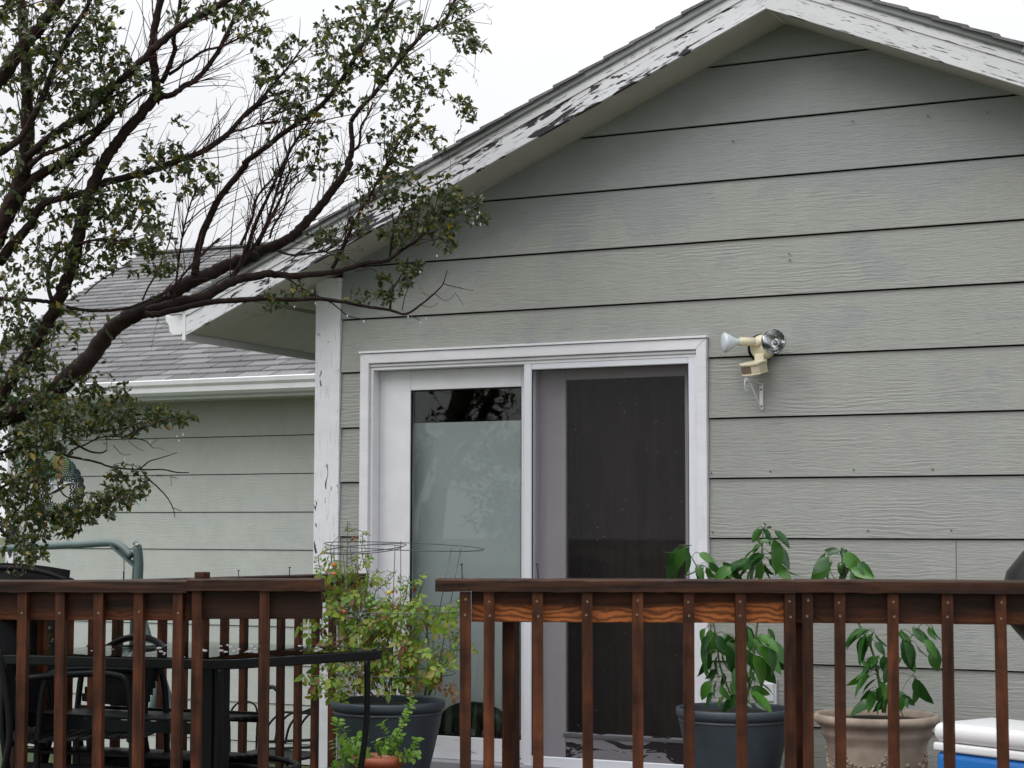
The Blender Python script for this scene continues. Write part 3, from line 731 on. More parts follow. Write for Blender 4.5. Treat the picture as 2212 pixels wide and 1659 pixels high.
# ================================================================== RAILINGS
scr = MB().lathe([(0, 0), (.0042, 0), (.0042, .0012), (.0016, .0006), (0, .0006)], 8).mesh('screw'); scr.materials.append(m_screw)
_bal = {}
def bal_mesh(w, h, tint=0):
    key = (round(w, 4), round(h, 3))
    if key not in _bal:
        m_ = MB(); m_.box(-w/2, -w/2, -h, w/2, w/2, 0); o = m_.build('tmp', m_bal); me = o.data; bpy.data.objects.remove(o); _bal[key] = me
    return _bal[key]
def railing(root, A, Bp, zA, zB, baluster_x=(), bal_pos=None, cap_over=(0, 0), band_h=.098, capw=.142, capt=.040, bandmat=None, screws=2, bw=.034, capcut=(), balside=1, ext=(0, 0), name='cap_rail', capmat=None):
    """rail section from A to B (top of the cap zA..zB); balusters on the viewer's side of the band board"""
    A3 = Vector((A[0], A[1], zA)); B3 = Vector((Bp[0], Bp[1], zB)); d = (B3-A3); Ln = d.length; d.normalize()
    nrm = Vector((d.y, -d.x, 0)).normalized()           # towards the viewer
    X = Matrix((( d.x, -nrm.x, 0, A3.x), (d.y, -nrm.y, 0, A3.y), (d.z, 0, 1, A3.z), (0, 0, 0, 1)))
    def put(o): o.matrix_local = Matrix.Translation(-Vector(root.location)) @ X; return o
    s0, s1 = -cap_over[0], Ln+cap_over[1]
    # the front edge of the cap lies on the line A-B
    cm = MB(); ns = max(6, int((s1-s0)/.035)); jt_ = lambda a: random.gauss(0, a)
    for i in range(ns+1):
        x_ = s0+(s1-s0)*i/ns; e0 = jt_(.0007); ch = .0035+abs(jt_(.0012))
        cm.v += [(x_, e0, -capt+jt_(.0008)), (x_, e0+jt_(.0005), -ch), (x_, ch, jt_(.0004)), (x_, capw-.004, jt_(.0005)), (x_, capw, -.004), (x_, capw, -capt)]
    for i in range(ns):
        for k_ in range(6): cm.f.append((i*6+k_, (i+1)*6+k_, (i+1)*6+(k_+1) % 6, i*6+(k_+1) % 6))
    cm.f += [tuple(range(6)), tuple(range(ns*6, ns*6+6))[::-1]]
    put(fixn(cm.build(name, capmat or m_cap, root)))
    by = .012+bw+.001
    put(MB().box(.004-ext[0], by, -capt-band_h, Ln+ext[1], by+.037, -capt-.001).build('band_board', bandmat or m_band, root, bevel=.002, seg=1))
    pos = list(bal_pos or [])
    for xx in baluster_x:
        q = ray(xx, 1320); kx = q[0]/q[1]
        t_ = (kx*A[1]-A[0])/((Bp[0]-A[0])-kx*(Bp[1]-A[1])); pos.append(t_*Ln + 0)
    for p in pos:
        h = zA-capt-(DZ-.10)
        o = bpy.data.objects.new('baluster', bal_mesh(bw, h)); COL.objects.link(o); o.parent = root
        tl = Matrix.Rotation(random.uniform(-.006, .006), 4, 'Y')
        o.matrix_local = Matrix.Translation(-Vector(root.location)) @ X @ Matrix.Translation((p, .012+bw/2, -capt-.0015)) @ tl
        for zz in ((-.026, -.072) if screws == 2 else (-.07,))[:screws]:
            s_ = bpy.data.objects.new('screw', scr); COL.objects.link(s_); s_.parent = o
            s_.matrix_local = Matrix.Translation((random.uniform(-.003, .003), -bw/2-.0002, zz+random.uniform(-.004, .004))) @ Matrix.Rotation(math.pi/2, 4, 'X')
    return X, Ln
rA, rJ, rB = P(940, 1251, 5.222), P(1716, 1253.5, 5.69), P(2330, 1256.5, 5.97)
rr = tag(empty('deck_railing', (rA[0], rA[1], DZ)), 'brown stained deck railing in front of the patio door and the pots', 'railing')
ov = .045
def along(A, B_, m): d = (B_-A)/np.linalg.norm(B_-A); return A+d*m
Xr, Lr = railing(rr, rA[:2], rJ[:2], rA[2], rJ[2], (1056, 1161, 1268, 1378, 1489, 1601, 1708), bal_pos=[.095], ext=(-.11, 0), capcut=())
Xr2, Lr2 = railing(rr, rJ[:2], rB[:2], rJ[2]+.001, rB[2], (1745, 1815, 1930, 2048, 2163, 2280), bandmat=m_band2)
# square post set back behind the first balusters, and one at the bend
for (xx, dback, w_) in ((1104, .16, .045), (1722, .12, .06)):
    q = P(xx, 1400, 5.3 if xx < 1200 else 5.69); q2 = np.array([q[0], q[1]]) ; q2 = q2*(1+dback/np.linalg.norm(q2))
    MB().box(q2[0]-rA[0]-w_/2, q2[1]-rA[1]-w_/2, -.1, q2[0]-rA[0]+w_/2, q2[1]-rA[1]+w_/2, rA[2]-DZ-.045).build('post', m_bal, rr, bevel=.003)
# left railing: two straight sections meeting at an open angle
lA, lJ, lB = P(-160, 1254, 4.92), P(403, 1252, 5.22), P(692, 1250, 5.42)
lr = tag(empty('deck_railing', (lJ[0], lJ[1], DZ)), 'dark brown deck railing in front of the glass table left of the deck opening', 'railing')
railing(lr, lA[:2], lJ[:2], lA[2], lJ[2], (-126, -40, 44, 126, 209, 296, 381), bandmat=m_band2, screws=1, cap_over=(0, .28*0), bw=.033)
railing(lr, lJ[:2], lB[:2], lJ[2]+.0012, lB[2], (423, 570), bandmat=m_rail, screws=0, bw=.033)
q = P(600, 1400, 5.5)
if 0: MB().box(q[0]-lJ[0]-.03, q[1]-lJ[1]+.03, -.1, q[0]-lJ[0]+.03, q[1]-lJ[1]+.09, lJ[2]-DZ-.045).build('post', m_bal, lr, bevel=.003)
# railing running back to the house wall
bz = -.222+G
sr = tag(empty('deck_railing', (-4.95, 6.8, DZ)), 'brown deck railing running back to the white corner board of the house', 'railing')
railing(sr, (-4.95, 8.175), (-4.95, 5.35), bz, bz+.03, bal_pos=[.16+.1565*i for i in range(17)], bandmat=m_band2, screws=0, band_h=.10, bw=.031)
# nails left standing in the caps
nl = MB(); nl.tube([(0, 0, -.01), (0, 0, .038), (0, 0, .038), (0, 0, .041)], [.0016, .0016, .0045, .0045], 8); nlm = nl.mesh('nail'); nlm.materials.append(m_black)
nlbl = ['rusty nail sticking up from the left cap rail nearer its joint', 'leaning nail sticking up from the left cap rail beside the tomato plant', 'nail sticking up at the left end of the right cap rail', 'nail sticking up from the right cap rail in front of the screen frame']
for (x, y, h, Yn), lb in zip(((515, 1250, .75, 5.42), (625, 1249, .95, 5.50), (999, 1249, 1.15, 5.36), (1163, 1249, 1.15, 5.44)), nlbl):
    p = P(x, y, Yn); o = bpy.data.objects.new('nail', nlm); COL.objects.link(o); o.location = p; o.scale = (1, 1, h); o.rotation_euler = (0, random.uniform(-.12, .02), 0)
    tag(o, lb, 'nail', 'nails standing in the cap rails')
p = P(437, 1249, 5.32)
tag(MB().box(-.02, -.02, -.004, .02, .02, .022).build('wood_block', m_cap, None, bevel=.003), 'small dark wooden block lying on the left cap rail', 'block').location = p

# ================================================================== PATIO TABLE (glass top)
TZ = -.465+G
tA, tB, tC, tD = Vector((-4.90, 5.40, 0)), Vector((-3.87, 5.565, 0)), Vector((-3.62, 6.36, 0)), Vector((-4.62, 6.42, 0))
tc_ = (tA+tB+tC+tD)/4
tb = tag(empty('patio_table', (tc_.x, tc_.y, DZ)), 'black metal patio table with a wet glass top behind the left railing', 'table')
def rounded(pts, r, n=5):
    out = []
    for i, p in enumerate(pts):
        a, b = pts[i-1], pts[(i+1) % len(pts)]; u, v = (a-p).normalized(), (b-p).normalized()
        for k in range(n+1):
            t_ = k/n; out.append((p+u*r)*(1-t_)**2+p*2*t_*(1-t_)+(p+v*r)*t_**2)
    return out
ring = rounded([tA-tc_, tB-tc_, tC-tc_, tD-tc_], .12)
th_ = TZ-DZ
fr_ = MB(); n = len(ring)
for sc_, zz in ((1.0, th_-.004), (1.0, th_-.040), (.965, th_-.040), (.965, th_-.006)):
    for p in ring: fr_.v.append((p.x*sc_, p.y*sc_, zz))
for j in range(4):
    for i in range(n): fr_.f.append((j*n+i, j*n+(i+1) % n, ((j+1) % 4)*n+(i+1) % n, ((j+1) % 4)*n+i))
o = fr_.build('table_frame', m_black, tb, bevel=.004); fixn(o)
gm_ = MB(); gm_.v = [(p.x*.972, p.y*.972, th_) for p in ring]+[(p.x*.972, p.y*.972, th_-.005) for p in ring]
gm_.f = [tuple(range(n)), tuple(range(n, 2*n))[::-1]]+[(i, n+i, n+(i+1) % n, (i+1) % n) for i in range(n)]
fixn(gm_.build('glass_top', m_tglass, tb))
dr = MB()
for _ in range(48):
    w = rng.dirichlet([1, 1, 1, 1]); p = (tA*w[0]+tB*w[1]+tC*w[2]+tD*w[3])-tc_; r_ = random.uniform(.004, .012)
    b_ = len(dr.v); dr.v.append((p.x, p.y, th_+r_*.38))
    for k in range(8): dr.v.append((p.x+r_*.7*math.cos(k*.785), p.y+r_*.7*math.sin(k*.785), th_+r_*.28))
    for k in range(8): dr.v.append((p.x+r_*math.cos(k*.785), p.y+r_*math.sin(k*.785), th_+.0004))
    for k in range(8):
        dr.f.append((b_, b_+1+k, b_+1+(k+1) % 8)); dr.f.append((b_+1+k, b_+9+k, b_+9+(k+1) % 8, b_+1+(k+1) % 8))
m_bead = NT('water_bead'); m_bead.set((.9, .93, .95), .05); m_bead.b.inputs['Transmission Weight'].default_value = .75; m_bead = m_bead.m
tag(dr.build('water_beads', m_bead, tb, True), kind='stuff')
# legs: broad upright in the middle, curved feet and a low ring
cx_ = P(468, 1500, 5.75)
lx, ly = cx_[0]-tc_.x, cx_[1]-tc_.y
MB().box(lx-.045, ly-.03, .03, lx+.0, ly+.03, th_-.041).build('pedestal', m_black, tb, bevel=.004)
MB().box(lx+.002, ly-.022, .03, lx+.046, ly+.022, th_-.041).build('pedestal', m_black, tb, bevel=.004)
for cr in (tA, tB, tC, tD):
    p = (cr-tc_)*.86
    pts = spline([(p.x*1.0, p.y*1.0, th_-.04), (p.x*1.0, p.y*1.0, .45), (p.x*.96, p.y*.96, .2), (p.x*.99, p.y*.99, 0)], 5)
    MB().tube(pts, .0125, 8).build('leg', m_black, tb, True)
for (a, b) in ((tA, tB), (tB, tC), (tC, tD), (tD, tA)):
    u, v = (a-tc_)*.84, (b-tc_)*.84; mid = (u+v)/2*.55
    pts = spline([(u.x, u.y, .10), ((u.x+mid.x)/2, (u.y+mid.y)/2, .235), (mid.x, mid.y, .27), ((v.x+mid.x)/2, (v.y+mid.y)/2, .235), (v.x, v.y, .10)], 5)
    MB().tube(pts, .0115, 8).build('stretcher', m_black, tb, True)
p0 = MB(); pr = [Vector((.42*math.cos(a), .30*math.sin(a), .30)) for a in np.linspace(0, 2*math.pi, 24)]
p0.tube(pr, .012, 6, False); p0.build('low_ring', m_black, tb, True)

# ================================================================== CHAIRS behind the left railing
def slat_chair(loc, rz, label, group=None, slats=9, hb=.92, seat_z=.42, w=.5, sling=False):
    r_ = tag(empty('patio_chair', loc, rz), label, 'chair', group)
    for s_ in (-1, 1):
        x = s_*w/2
        MB().tube(spline([(x, -.26, 0), (x, -.25, .3), (x, -.23, .60), (x, -.16, .66), (x, .05, .655), (x, .20, .64)], 5), .013, 8).build('arm_and_leg', m_black, r_, True)
        MB().tube(spline([(x, .30, 0), (x, .24, .3), (x, .22, .46), (x, .26, .7), (x, .34, hb)], 5), .013, 8).build('back_leg', m_black, r_, True)
    MB().tube(spline([(-w/2, .34, hb), (-w/4, .355, hb+.045), (0, .36, hb+.058), (w/4, .355, hb+.045), (w/2, .34, hb)], 4), .014, 8).build('top_rail', m_black, r_, True)
    for y_, z_ in ((-.24, 0), (.22, -.02)): MB().beam((-w/2, y_, seat_z+z_), (w/2, y_, seat_z+z_), .02, .02).build('seat_rail', m_black, r_)
    for i in range(slats):
        y_ = -.215+.42*i/(slats-1)
        MB().box(-w/2+.012, y_-.017, seat_z+.004-.03*i/slats, w/2-.012, y_+.017, seat_z+.012-.03*i/slats).build('seat_slat', m_black, r_)
    if sling:
        m_ = MB(); nn = 10
        for i in range(nn+1):
            for k in range(7):
                u = i/nn; x = -w/2+.014+(w-.028)*k/6; m_.v.append((x, .225+.12*u**1.4+.015*math.sin(math.pi*k/6), seat_z+.02+(hb+.03-seat_z)*u + .03*math.sin(math.pi*k/6)*u))
        for i in range(nn):
            for k in range(6): m_.f.append((i*7+k, i*7+k+1, (i+1)*7+k+1, (i+1)*7+k))
        o = m_.build('sling_back', m_blackcloth, r_, True); so = o.modifiers.new('solid', 'SOLIDIFY'); so.thickness = .004
    else:
        for i in range(8):
            u = (i+1)/9; MB().box(-w/2+.01, .225+.11*u-.004, seat_z+.08+(hb-seat_z-.06)*u-.016, w/2-.01, .225+.11*u+.004, seat_z+.08+(hb-seat_z-.06)*u+.016).build('back_slat', m_black, r_)
    return r_
g1 = 'black patio chairs behind the left railing'
q = P(-95, 1300, 5.9); slat_chair((q[0], q[1]+.1, DZ), math.radians(20), 'black high back sling chair at the far left, its curved top above the cap rail', g1, hb=.972, sling=True, w=.62)
q = P(168, 1500, 5.75); slat_chair((q[0]+.05, q[1], DZ), math.radians(112), 'black sling chair side on behind the left half of the glass table', g1, sling=True, hb=.95)
q = P(300, 1540, 5.95)
bn = tag(empty('slatted_bench', (q[0], q[1], DZ), math.radians(6)), 'black slatted bench tucked under the glass table, its wet slats shining', 'bench')
for k_ in range(7):
    y_ = -.21+.07*k_
    MB().box(-.42, y_-.021, .478-.004*k_, .42, y_+.021, .490-.004*k_).build('seat_slat', m_black, bn, bevel=.002, seg=1)
    MB().box(-.40, y_-.021, .335-.006*k_, .40, y_+.021, .347-.006*k_).build('shelf_slat', m_black, bn, bevel=.002, seg=1)
for y_ in (-.235, .235):
    MB().box(-.44, y_-.010, .435, .44, y_+.010, .476).build('apron', m_black, bn); MB().box(-.42, y_-.012, .10, .42, y_+.012, .30).build('side_panel', m_black, bn)
    for x_ in (-.43, .43): MB().box(x_-.015, y_-.015, 0, x_+.015, y_+.015, .434).build('leg', m_black, bn)
q = P(95, 1640, 5.75); slat_chair((q[0], q[1]+.1, DZ), math.radians(-20), 'black slatted patio chair low behind the left end of the glass table', g1, slats=8, seat_z=.40, hb=.70, w=.5)

# scrollwork plant stand between railing and wing wall
q = P(640, 1560, 8.9)
ps = tag(empty('scroll_chair', (q[0], q[1], .0)), 'black wrought iron scroll back chair below the recessed wing wall', 'chair')
bz0 = q[2]
for dx, s_ in ((-.22, 1), (.22, -1)):
    MB().tube(spline([(dx, 0, 0), (dx, 0, bz0-.25), (dx, 0, bz0+.12), (dx+s_*.05, 0, bz0+.19), (dx+s_*.11, 0, bz0+.16)], 5), .012, 8).build('back_post', m_black, ps, True)
for k in range(4):
    MB().tube(spline([(-.2+.07*k, -.02, bz0-.12), (-.17+.07*k, -.02, bz0-.02), (-.08+.06*k, -.02, bz0+.05), (.05+.04*k, -.02, bz0+.06), (.2, -.02, bz0+.12)], 5), .007, 6).build('scroll', m_black, ps, True)
for zz in (-.12, -.16): MB().tube([(-.22, -.02, bz0+zz), (.24, -.02, bz0+zz+.04)], .009, 6).build('seat_rail', m_black, ps, True)
for dx in (-.2, .2): MB().tube([(dx, -.4, 0), (dx, -.4, bz0-.14)], .011, 6).build('front_leg', m_black, ps, True)
MB().box(-.22, -.42, bz0-.17, .22, 0, bz0-.155).build('seat', m_black, ps)
q = P(528, 1545, 9.0)
st = tag(empty('plant_stand', (q[0], q[1], 0)), 'thin black wire arch stand in front of the wing wall', 'stand')
MB().tube(spline([(-.09, 0, 0), (-.10, 0, .5), (-.10, 0, q[2]), (-.04, 0, q[2]+.07), (.06, 0, q[2]+.07), (.09, 0, q[2]), (.085, 0, .5), (.08, 0, 0)], 5), .006, 6).build('arch', m_black, st, True)

# ================================================================== GREEN SWING by the wing wall
q = P(297, 1245, 9.6)
sg = tag(empty('garden_swing', (q[0], q[1], 0)), 'green tubular steel garden swing frame in front of the recessed wing wall', 'swing')
def sgp(x, y, Y=9.6): return Vector(P(x, y, Y))-Vector((q[0], q[1], 0))
pt = [sgp(-200, 1196), sgp(80, 1181), sgp(180, 1176), sgp(238, 1173), sgp(262, 1180), sgp(284, 1202)]
MB().tube(spline(pt, 5), .024, 12).build('top_bar', m_green, sg, True)
post = [sgp(291, 1172), sgp(296, 1180), sgp(300, 1215), sgp(299, 1260), sgp(304, 1320), sgp(325, 1400), sgp(360, 1500), sgp(378, 1600), sgp(384, 1680)]
MB().tube(spline(post, 4), [.016]*4+[.030]*(len(spline(post, 4))-4), 10).build('leg', m_green, sg, True)
p2 = [sgp(296, 1200, 9.62), sgp(290, 1300, 9.9), sgp(283, 1500, 10.5), sgp(280, 1600, 10.7)]
MB().tube(spline(p2, 4), .024, 10).build('leg', m_green, sg, True)
MB().beam(sgp(242, 1178), sgp(296, 1226), .014, .05, (0, -1, 0)).build('gusset', m_green, sg)
lathe_on('pivot_bolt', [(0, 0), (.012, 0), (.012, .03), (0, .03)], m_steel, sg, tuple(sgp(294, 1178, 9.56)), (1, -.4, .1), 8)
hk = MB()
c0 = sgp(268, 1205, 9.6)
hk.tube([c0+Vector((.007*math.cos(a*3), .007*math.sin(a*3), -a*.006)) for a in np.linspace(0, 14, 70)], .002, 5); hk.build('spring', m_steel, sg, True)
MB().tube([c0+Vector((0, 0, -.085)), c0+Vector((0, 0, -.9))], .005, 6).build('hanger', m_black, sg, True)
MB().tube(spline([sgp(318, 1440), sgp(338, 1480), sgp(330, 1530), sgp(312, 1560)], 5), .03, 8).build('seat_end', m_green, sg, True)
MB().tube([sgp(-200, 1560), sgp(330, 1545)], .022, 8).build('seat_bar', m_green, sg, True)

# ================================================================== COOLER
q = P(2014, 1600, 7.25)
co = tag(empty('cooler', (q[0], q[1], DZ), math.radians(-27)), 'blue picnic cooler with a white lid and rim at the right behind the railing', 'cooler')
cw, cd, lidz = .62, .36, q[2]-DZ
def rbox(x0, y0, z0_, x1, y1, z1_, name, mat, r_, par, sg_=4): 
    o = MB().box(x0, y0, z0_, x1, y1, z1_).build(name, mat, par, True, bevel=r_, seg=sg_); return o
rbox(.004, .004, 0, cw-.004, cd-.004, lidz-.036, 'body', m_blue, .03, co)
rbox(0, 0, lidz-.038, cw, cd, lidz-.004, 'rim', m_lid, .010, co)
rbox(-.004, -.004, lidz-.002, cw+.004, cd+.004, lidz+.072, 'lid', m_lid, .034, co, 6)
MB().tube(spline([(-.012, .08, lidz-.03), (-.035, .12, lidz-.06), (-.035, .24, lidz-.06), (-.012, .28, lidz-.03)], 4), .009, 8).build('handle', m_lid, co, True)

# ================================================================== KETTLE GRILL (mostly outside the frame)
q = P(2338, 1300, 6.7)
kg = tag(empty('kettle_grill', (q[0], q[1], DZ)), 'black kettle grill at the right edge behind the railing', 'grill')
kr, kz = .275, q[2]-DZ
lathe_on('bowl', [(0, -kr*.78), (kr*.35, -kr*.74), (kr*.68, -kr*.56), (kr*.9, -kr*.3), (kr, 0), (kr*1.01, .006)], m_kettle, kg, (0, 0, kz), (0, 0, 1), 48)
lathe_on('lid', [(kr*1.015, -.008), (kr*1.01, .01), (kr*.93, kr*.36), (kr*.72, kr*.62), (kr*.4, kr*.78), (0, kr*.84)], m_kettle, kg, (0, 0, kz+.004), (0, 0, 1), 48)
MB().tube(spline([(-.06, 0, kz+kr*.82), (-.05, 0, kz+kr*.98), (.05, 0, kz+kr*.98), (.06, 0, kz+kr*.82)], 4), .009, 8).build('handle', m_black, kg, True)
for a in (0., 2.1, 4.6): MB().tube([(.2*math.cos(a), .2*math.sin(a), kz-kr*.5), (.3*math.cos(a), .3*math.sin(a), 0)], .012, 8).build('leg', m_black, kg, True)

# ================================================================== POTS
def pot(name, c, r, h, label, mat, prof, group=None):
    r_ = tag(empty(name, c), label, 'plant pot', group)
    lathe_on('body', [(a*r, b*h) for a, b in prof], mat, r_, (0, 0, 0), (0, 0, 1), 64)
    MB().lathe([(r*.9, h*.93), (r*.5, h*.95), (0, h*.955)], 40).build('soil', m_soil, r_, True)
    return r_
bowl = [(.0, 0), (.55, 0), (.60, .02), (.66, .12), (.80, .45), (.90, .72), (.945, .86), (.955, .885), (.935, .892), (.955, .90), (.985, .915), (1.0, .94), (1.0, .985), (.985, 1.0), (.955, 1.0), (.945, .98), (.93, .90), (.90, .80)]
gpot = 'slate blue planters on the deck'
def rim(x0, x1, y, Y):
    a, b = P(x0, y, Y), P(x1, y, Y); c = (a+b)/2; 
    # silhouette width of a circle seen obliquely
    w = depth(c)*(x1-x0)/FPX/2; return c, w
c, r = rim(716, 964, 1512, 7.35); potL = (c[0], c[1], DZ); hL = c[2]-DZ
pot('flower_pot', potL, r, hL, 'slate blue planter with the tomato plant, left of the door', m_pot, bowl, gpot)
# rope bead under the rim
def rope(parent, r, z):
    mb = MB(); n_ = 160
    pts = [(r*math.cos(2*math.pi*i/n_), r*math.sin(2*math.pi*i/n_), z+.0012*math.sin(i*2.4)) for i in range(n_+1)]
    mb.tube(pts, [.0032+.0012*math.sin(i*2.4) for i in range(n_+1)], 5, False); return mb.build('rope_band', m_pot, parent, True)
rope(bpy.data.objects['flower_pot'], r*.95, hL*.875)
c, r = rim(1462, 1712, 1528, 7.75); potM = (c[0], c[1], DZ); hM = c[2]-DZ; rM = r
po = pot('flower_pot', potM, r, hM, 'slate blue planter with a pepper plant, right of the patio door', m_pot, bowl, gpot); rope(po, r*.95, hM*.875)
c, r = rim(1760, 2030, 1541, 7.7); potR = (c[0], c[1], DZ); hR = c[2]-DZ; rR = r
bprof = [(0, 0), (.62, 0), (.66, .04), (.70, .10), (.74, .3), (.77, .55), (.79, .70), (.80, .74), (.86, .79), (.88, .83), (.87, .86), (.93, .90), (.985, .925), (1.0, .95), (.99, .985), (.95, 1.0), (.90, .985), (.87, .93), (.84, .8)]
pr_ = pot('flower_pot', potR, r, hR, 'beige terracotta style planter with moulded fruit garlands beside the cooler', m_beige, bprof)
# garlands of small moulded fruits swagged around the body
gb = MB()
def blob(mb, c, r_, n_=6):
    b_ = len(mb.v)
    for j in range(1, 4):
        for k in range(n_): a = 2*math.pi*k/n_; mb.v.append((c[0]+r_*math.sin(j*math.pi/4)*math.cos(a), c[1]+r_*math.sin(j*math.pi/4)*math.sin(a), c[2]+r_*math.cos(j*math.pi/4)))
    mb.v.append((c[0], c[1], c[2]+r_)); mb.v.append((c[0], c[1], c[2]-r_))
    for j in range(2):
        for k in range(n_): mb.f.append((b_+j*n_+k, b_+(j+1)*n_+k, b_+(j+1)*n_+(k+1) % n_, b_+j*n_+(k+1) % n_))
    for k in range(n_): mb.f.append((b_+3*n_, b_+k, b_+(k+1) % n_)); mb.f.append((b_+3*n_+1, b_+2*n_+(k+1) % n_, b_+2*n_+k))
for s_ in range(6):
    a0_ = s_*math.pi/3
    for i in range(85):
        u = random.random(); a = a0_+u*math.pi/3; sag = 4*u*(1-u)
        zc_ = hR*(.64-.20*sag)+random.gauss(0, .010+.012*sag); rad = rR*(.735+.05*(zc_/hR)/.7)
        blob(gb, (rad*math.cos(a), rad*math.sin(a), zc_), random.uniform(.005, .010))
    for i in range(40):
        a = a0_+random.gauss(0, .055); zc_ = hR*random.uniform(.36, .66); rad = rR*(.725+.05*(zc_/hR)/.7)
        blob(gb, (rad*math.cos(a), rad*math.sin(a), zc_), random.uniform(.005, .009))
o = gb.build('garland', m_beige, pr_, True); o['kind'] = 'stuff'
c, r = rim(762, 872, 1632, 6.95); potH = (c[0], c[1], DZ); hH = c[2]-DZ; rH = r
ph = tag(empty('flower_pot', potH), 'small orange plastic pot with trailing herb in front of the tomato planter', 'plant pot')
hp = .24
stq = MB(); stq.tube([(0, 0, 0), (0, 0, hH-hp)], .03, 12); 
lathe_on('body', [(0, 0), (r*.72, 0), (r*.76, .02), (r*.90, hp*.82), (r*.92, hp*.83), (r, hp*.84), (r, hp), (r*.95, hp), (r*.9, hp*.85)], m_terra, ph, (0, 0, hH-hp), (0, 0, 1), 48)
MB().lathe([(r*.93, hH-.03), (0, hH-.02)], 24).build('soil', m_soil, ph, True)
pst = tag(empty('pot_stand', potH), 'low dark wire stand carrying the small orange pot', 'stand')
MB().tube([(r*.7*math.cos(a), r*.7*math.sin(a), hH-hp-.006) for a in np.linspace(0, 2*math.pi, 20)], .005, 6, False).build('ring', m_black, pst, True)
MB().box(-r*.72, -.006, hH-hp-.008, r*.72, .006, hH-hp-.001).build('cross_bar', m_black, pst)
for a in (.6, 2.7, 4.8): MB().tube([(r*.7*math.cos(a), r*.7*math.sin(a), hH-hp-.004), (r*.85*math.cos(a), r*.85*math.sin(a), 0)], .005, 6).build('leg', m_black, pst, True)

# cut-down green chair shape behind the fixed glass, in place of a reflection
q = P(1022, 1560, WY+.135)
gc = tag(empty('chair_reflection', (q[0], q[1], SILL-.02)), 'dark green chair shape standing in for a reflection low in the left glass of the patio door', 'chair')
zz = P(1022, 1516, WY+.135)[2]-SILL+.02
bk_ = MB(); n = 12
for i in range(n+1):
    a = math.pi*i/n; bk_.v += [(.20*math.cos(a), .0, .05+(zz-.05)*(.35+.65*math.sin(a)**.6)), (.215*math.cos(a)*.72, .0, -.02+(zz-.05)*(.25+.50*math.sin(a)**.6))]
for i in range(n): bk_.f.append((2*i, 2*i+2, 2*i+3, 2*i+1))
o = bk_.build('backrest', m_greenplastic, gc, True); so = o.modifiers.new('solid', 'SOLIDIFY'); so.thickness = .012
for dx in (-.09, -.03, .03, .09): MB().box(dx-.016, -.006, .02, dx+.016, .006, zz*.66).build('back_slat', m_greenplastic, gc)
MB().tube(spline([(-.19, 0, .10), (-.26, -.005, .13), (-.29, -.01, .09)], 4), .022, 8).build('arm', m_greenplastic, gc, True)
MB().tube(spline([(.19, 0, .10), (.26, -.005, .13), (.29, -.01, .09)], 4), .022, 8).build('arm', m_greenplastic, gc, True)
MB().box(-.22, -.05, .0, .22, .04, .03).build('seat', m_greenplastic, gc, bevel=.01)
# crumpled plastic bag on the floor inside

# ================================================================== TREE
def leaf_mesh(name, mat, L=1., w=.46, fold=.14, curl=.18, seg=3, tipw=.5, wave=0):
    """pointed oval leaf along +y, unit length, folded at the midrib and curled"""
    m_ = MB(); rows = []
    for i in range(seg+2):
        u = i/(seg+1); half = w/2*math.sin(math.pi*min(1, u**.8))**.8 if 0 < u < 1 else 0
        z = -curl*u*u
        if half == 0: rows.append([len(m_.v)]); m_.v.append((0, u*L, z))
        else:
            b = len(m_.v); wz = wave*math.sin(i*2.2)
            m_.v += [(-half, u*L, z+fold*half*2+wz), (0, u*L, z), (half, u*L, z+fold*half*2-wz)]; rows.append([b, b+1, b+2])
    for a, b in zip(rows, rows[1:]):
        if len(a) == 1: m_.f += [(a[0], b[1], b[0]), (a[0], b[2], b[1])]
        elif len(b) == 1: m_.f += [(a[0], a[1], b[0]), (a[1], a[2], b[0])]
        else: m_.f += [(a[0], a[1], b[1], b[0]), (a[1], a[2], b[2], b[1])]
    return m_
def frame_of(dirv, nrm):
    y = Vector(dirv).normalized(); x = y.cross(Vector(nrm)); x = x.normalized() if x.length > 1e-5 else y.orthogonal().normalized(); z = x.cross(y)
    return Matrix(((x.x, y.x, z.x), (x.y, y.y, z.y), (x.z, y.z, z.z)))
K = .2604
def ZA(*p): return [(x*K, y*K) for x, y in p]
def ZB(*p): return [(504+x*K, y*K) for x, y in p]
def ZC(*p): return [(x*K, 360+y*K) for x, y in p]
def ZD(*p): return [(504+x*K, 360+y*K) for x, y in p]
def ZF(*p): return [(x*.1953, 864+y*.1953) for x, y in p]
